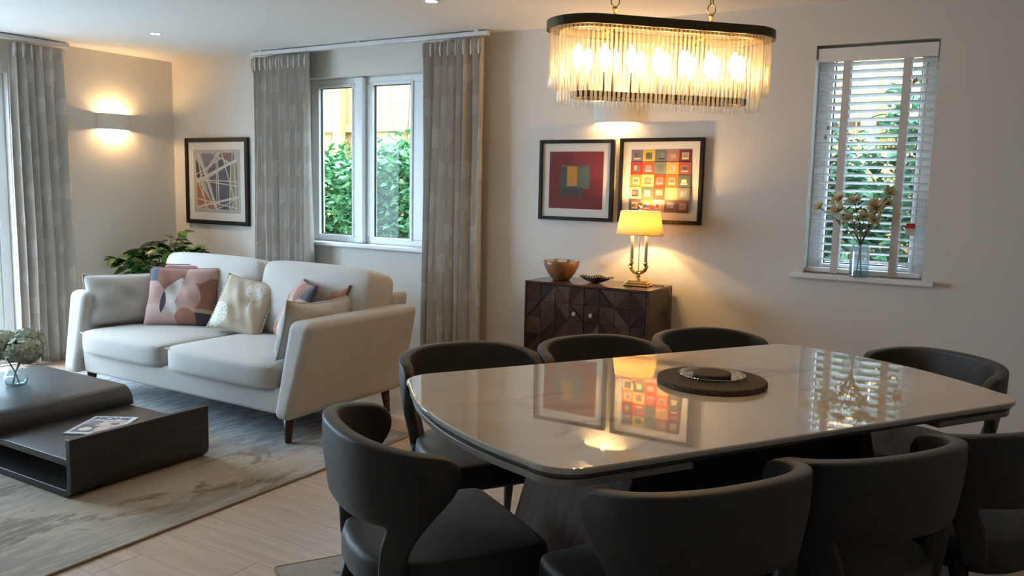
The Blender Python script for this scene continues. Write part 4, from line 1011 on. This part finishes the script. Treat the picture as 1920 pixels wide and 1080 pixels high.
# ---------------------------------------------------------------- venetian blind
vb = thing('venetian_blind', 'white slatted venetian blind with fabric tapes in the dining window', 'blind', (-.71, 4.775, .975))
M_SLAT = plain('slat_white', (.86, .88, .88), .35); _g = M_SLAT.node_tree; _t = _g.nodes.new('ShaderNodeBsdfTranslucent'); _t.inputs[0].default_value = (.86, .88, .88, 1); _m = _g.nodes.new('ShaderNodeMixShader'); _m.inputs[0].default_value = .22
_g.links.new(_g.nodes['Principled BSDF'].outputs[0], _m.inputs[1]); _g.links.new(_t.outputs[0], _m.inputs[2]); _g.links.new(_m.outputs[0], _g.nodes['Material Output'].inputs[0])
M_RAIL = plain('rail_white', (.82, .83, .83), .35); M_TAPE = fabric('blind_tape', (.66, .64, .62), .06, 300).m
MB().box(-.998, -.422, 4.728, 4.740, 2.095, 2.164).build('valance', M_RAIL, vb, bevel=.003, world=True)
MB().box(-.99, -.43, 4.742, 4.80, 2.115, 2.164).build('headrail', M_RAIL, vb, world=True)
sl = MB(); n = 6; w_, d_ = .565, .050
vs = []
for zz in (0, .0028):
    for i in range(n + 1):
        y = -d_ / 2 + d_ * i / n; q = .003 * (1 - (2 * y / d_) ** 2); vs += [(-w_ / 2, y, q + zz), (w_ / 2, y, q + zz)]
m = 2 * (n + 1); fs = []
for i in range(n): fs += [(2 * i, 2 * i + 2, 2 * i + 3, 2 * i + 1), (m + 2 * i, m + 2 * i + 1, m + 2 * i + 3, m + 2 * i + 2), (2 * i, m + 2 * i, m + 2 * i + 2, 2 * i + 2), (2 * i + 1, 2 * i + 3, m + 2 * i + 3, m + 2 * i + 1)]
fs += [(0, 1, m + 1, m), (2 * n, m + 2 * n, m + 2 * n + 1, 2 * n + 1)]
slat = sl.add(vs, fs).build('slat', M_SLAT, vb); k = 0; z = 2.082
while z > 1.01:
    l = (0, 0, z - .975); r_ = (R(-15), 0, 0)
    if k == 0: place(slat, vb, l, r_)
    else: inst(slat, vb, l, r_)
    k += 1; z -= .0415
MB().box(-.992, -.428, 4.750, 4.800, .976, .998).build('bottom_rail', M_RAIL, vb, bevel=.003, world=True)
for x in (-.850, -.560):
    MB().box(x - .019, x + .019, 4.7445, 4.7460, .972, 2.095).build('ladder_tape', M_TAPE, vb, world=True)
    MB().box(x - .019, x + .019, 4.8040, 4.8055, .985, 2.11).build('ladder_tape', M_TAPE, vb, world=True)
    MB().lathe([(.008, 0), (.009, .002), (.004, .004)], 12, (x, 4.742, .9705)).build('tape_button', M_ABRASS, vb, world=True)
M_CORD = plain('blind_cord', (.75, .74, .70), .8); M_TOG = plain('wood_toggle', (.42, .30, .20), .6)
for x, zb in ((-.925, 1.74), (-.935, 1.69), (-.515, 1.97), (-.525, 1.965)):
    MB().tube([(x, 4.738, 2.10), (x, 4.736, zb + .02)], .0012, 5).build('cord', M_CORD, vb, world=True)
    MB().lathe([(.002, .022), (.005, .018), (.008, .006), (.006, 0)], 10, (x, 4.736, zb)).build('toggle', M_TOG, vb, smooth=True, world=True)
MB().tube([(-.49, 4.7440, 1.40), (-.488, 4.738, 1.255)], .001, 5).build('tag_string', M_CORD, vb, world=True)
MB().box(-.508, -.466, 4.733, 4.736, 1.195, 1.257).build('warning_tag', plain('tag_card', (.60, .50, .47), .6), vb, world=True)
MB().box(-.508, -.466, 4.7322, 4.7328, 1.232, 1.257).build('tag_header', plain('tag_red', (.55, .03, .04), .5), vb, world=True)

# vase and flowers on the dining window sill
FV = (-.715, 4.700, .9685)
vz = thing('bottle_vase', 'ribbed clear glass vase on the dining window sill', 'vase', FV)
prof = [(.047, 0), (.050, .004)]
for k in range(14): prof += [(.0510, .008 + k * .0098), (.0490, .012 + k * .0098)]
prof += [(.047, .150), (.042, .157), (.040, .166), (.041, .170), (.038, .170), (.037, .158), (.044, .148), (.046, .01), (.0, .008)]
MB().lathe(prof, 28, caps=(True, False)).build('glass_body', glass('ribbed_glass', (.90, .96, .97), .05, 2.5, .18, (.55, .70, .76)), vz, smooth=True)
MB().lathe([(.0, .009), (.0455, .0105), (.0455, .075), (.0, .075)], 20, caps=(False, False)).build('water', MATS['vase_water'], vz)
M_PET = leafmat('straw_petal', srgb(206, 200, 160), srgb(232, 228, 206), .8); M_CEN = plain('flower_centre', srgb(150, 116, 70), .9); M_FL = leafmat('sage_leaf', srgb(96, 108, 74), srgb(136, 146, 106), .7)
def dried_flower(label, dx, dz, r, seed, dy=0.0):
    r *= 1.3; rnd = random.Random(seed); t = thing('dried_flower', label, 'flower', (FV[0], FV[1], FV[2] + .012), 0, 'dried flowers in the ribbed vase')
    c = Vector((dx, dy - .012, dz)); x0 = -.012 if dx > 0 else .012
    MB().tube([(x0, 0, 0), (x0 * .2 + dx * .03, 0, .15), (dx * .35, dy * .4, .15 + (dz - .15) * .5), tuple(c)], [.0028, .0026, .002, .0016], 6).build('stem', M_GSTEM, t)
    ax = (c - Vector((dx * .35, 0, .15 + (dz - .15) * .4))); ax.normalize(); ax = (ax + Vector((0, -.7, .1))).normalized(); q = ax.to_track_quat('Z', 'Y').to_matrix(); mb = MB()
    for ring, (nn, op, ln) in enumerate(((13, 1.15, 1.0), (11, .75, .95), (8, .40, .75))):
        for k in range(nn):
            a = 2 * PI * (k + ring * .5) / nn + rnd.uniform(-.1, .1); L = r * ln * rnd.uniform(.85, 1.15); w = r * .15
            d = Vector((math.sin(op) * math.cos(a), math.sin(op) * math.sin(a), math.cos(op))); s = Vector((-math.sin(a), math.cos(a), 0))
            mb.add([c + q @ p for p in (Vector((0, 0, 0)), d * L * .5 - s * w, d * L * .5 + s * w, d * L + Vector((0, 0, -.1 * L)))], [(0, 1, 3), (0, 3, 2)])
    mb.build('petals', M_PET, t)
    ct_ = MB().lathe([(.001, r * .02), (r * .18, r * .10), (r * .16, r * .24), (.001, r * .32)], 10).build('flower_centre', M_CEN, t); ct_.location = c; ct_.rotation_euler = ax.to_track_quat('Z', 'Y').to_euler()
    mb = MB()
    for k in range(7):
        f = .35 + .6 * rnd.random(); p = Vector((dx * f * .8, dy * f, .15 + (dz - .17) * f)); a = rnd.uniform(0, 6.28); L = .035
        d = Vector((math.cos(a), math.sin(a) * .6, .8)).normalized(); s = d.cross(Vector((0, 1, 0))).normalized() * .005
        mb.add([p, p + d * L * .5 - s, p + d * L, p + d * L * .5 + s], [(0, 1, 2, 3)])
    mb.build('leaves', M_FL, t)
for a in (('cream dried flower at the far left of the sill vase', -.215, .345, .038, 1), ('large cream dried flower, second from the left in the sill vase', -.115, .330, .050, 2, -.03), ('cream dried flower behind the second-left bloom in the sill vase', -.125, .385, .044, 3, .01), ('cream dried flower at the top centre of the sill vase', -.042, .380, .045, 4),
          ('large cream dried flower right of centre in the sill vase', .066, .350, .052, 5, -.03), ('highest cream dried flower at the right of the sill vase', .122, .428, .038, 6), ('small cream dried flower beside the large right bloom in the sill vase', .112, .375, .036, 7, .01), ('low pale green dried flower, left of the stems in the sill vase', -.065, .290, .038, 8, -.02), ('low pale green dried flower, right of the stems in the sill vase', .060, .285, .040, 9, -.02), ('low pale green dried flower, middle of the stems in the sill vase', .008, .302, .036, 10)): dried_flower(*a)

# ---------------------------------------------------------------- pot plant in the corner
PP = (-5.84, 4.20, 0); pt = thing('potted_plant', 'bushy green potted plant in the corner behind the sofa', 'plant', PP)
MB().lathe([(.11, 0), (.13, .01), (.165, .28), (.17, .30), (.155, .30), (.15, .27), (.0, .27)], 32, caps=(True, False)).build('pot', plain('grey_pot', (.30, .30, .29), .7), pt, smooth=True)
MB().lathe([(.0, .272), (.149, .272)], 24, caps=(False, False)).build('soil', gg.m, pt)
g = G('plant_leaf'); r_ = g.node('ShaderNodeObjectInfo').outputs['Random']; g.col(g.ramp(r_, [(0, (.014, .05, .012)), (.55, (.035, .13, .022)), (1, (.09, .25, .035))])); g.pr(Roughness=.35); M_PL = g.m
lf = MB(); N = 6; vs = []
for i in range(N + 1):
    f = i / N; w = .27 * math.sin(PI * f ** .75) ** .9; zc_ = -.28 * f * f
    vs += [(-w, f, zc_ + .10 * w), (0, f, zc_ - .02), (w, f, zc_ + .10 * w)]
fs = []
for i in range(N): fs += [(3 * i, 3 * i + 1, 3 * i + 4, 3 * i + 3), (3 * i + 1, 3 * i + 2, 3 * i + 5, 3 * i + 4)]
leaf = lf.add(vs, fs).build('leaf', M_PL, pt, smooth=True); rnd = random.Random(5); k = 0
for s in range(12):
    a = 2 * PI * s / 12 + rnd.uniform(-.2, .2); sp_ = rnd.uniform(.10, .40); top = rnd.uniform(.90, 1.08) - sp_ * .60; base = Vector((.05 * math.cos(a), .05 * math.sin(a), .27)); tip = Vector((sp_ * math.cos(a), max(-.16, min(.26, sp_ * math.sin(a))), top)); mid = (base + tip) / 2 + Vector((0, 0, .22))
    MB().tube([base, mid, tip], [.005, .004, .002], 6).build('stem', M_GSTEM, pt)
    for q in range(23):
        f = .35 + .65 * q / 22; p = base * (1 - f) ** 2 + mid * 2 * f * (1 - f) + tip * f * f; aa = a + rnd.uniform(-1.9, 1.9); sc_ = rnd.uniform(.095, .155)
        d = Vector((math.cos(aa), math.sin(aa) * .8, rnd.uniform(-.35, .6)))
        p = p + Vector((math.cos(aa), math.sin(aa) * .7, 0)) * rnd.uniform(.0, .07)
        e = Euler((rnd.uniform(-.35, .55), rnd.uniform(-.5, .5), aa - PI / 2))
        if k == 0: place(leaf, pt, p, e, (sc_,) * 3)
        else: inst(leaf, pt, p, e, (sc_,) * 3)
        k += 1
bpy.context.view_layer.update()
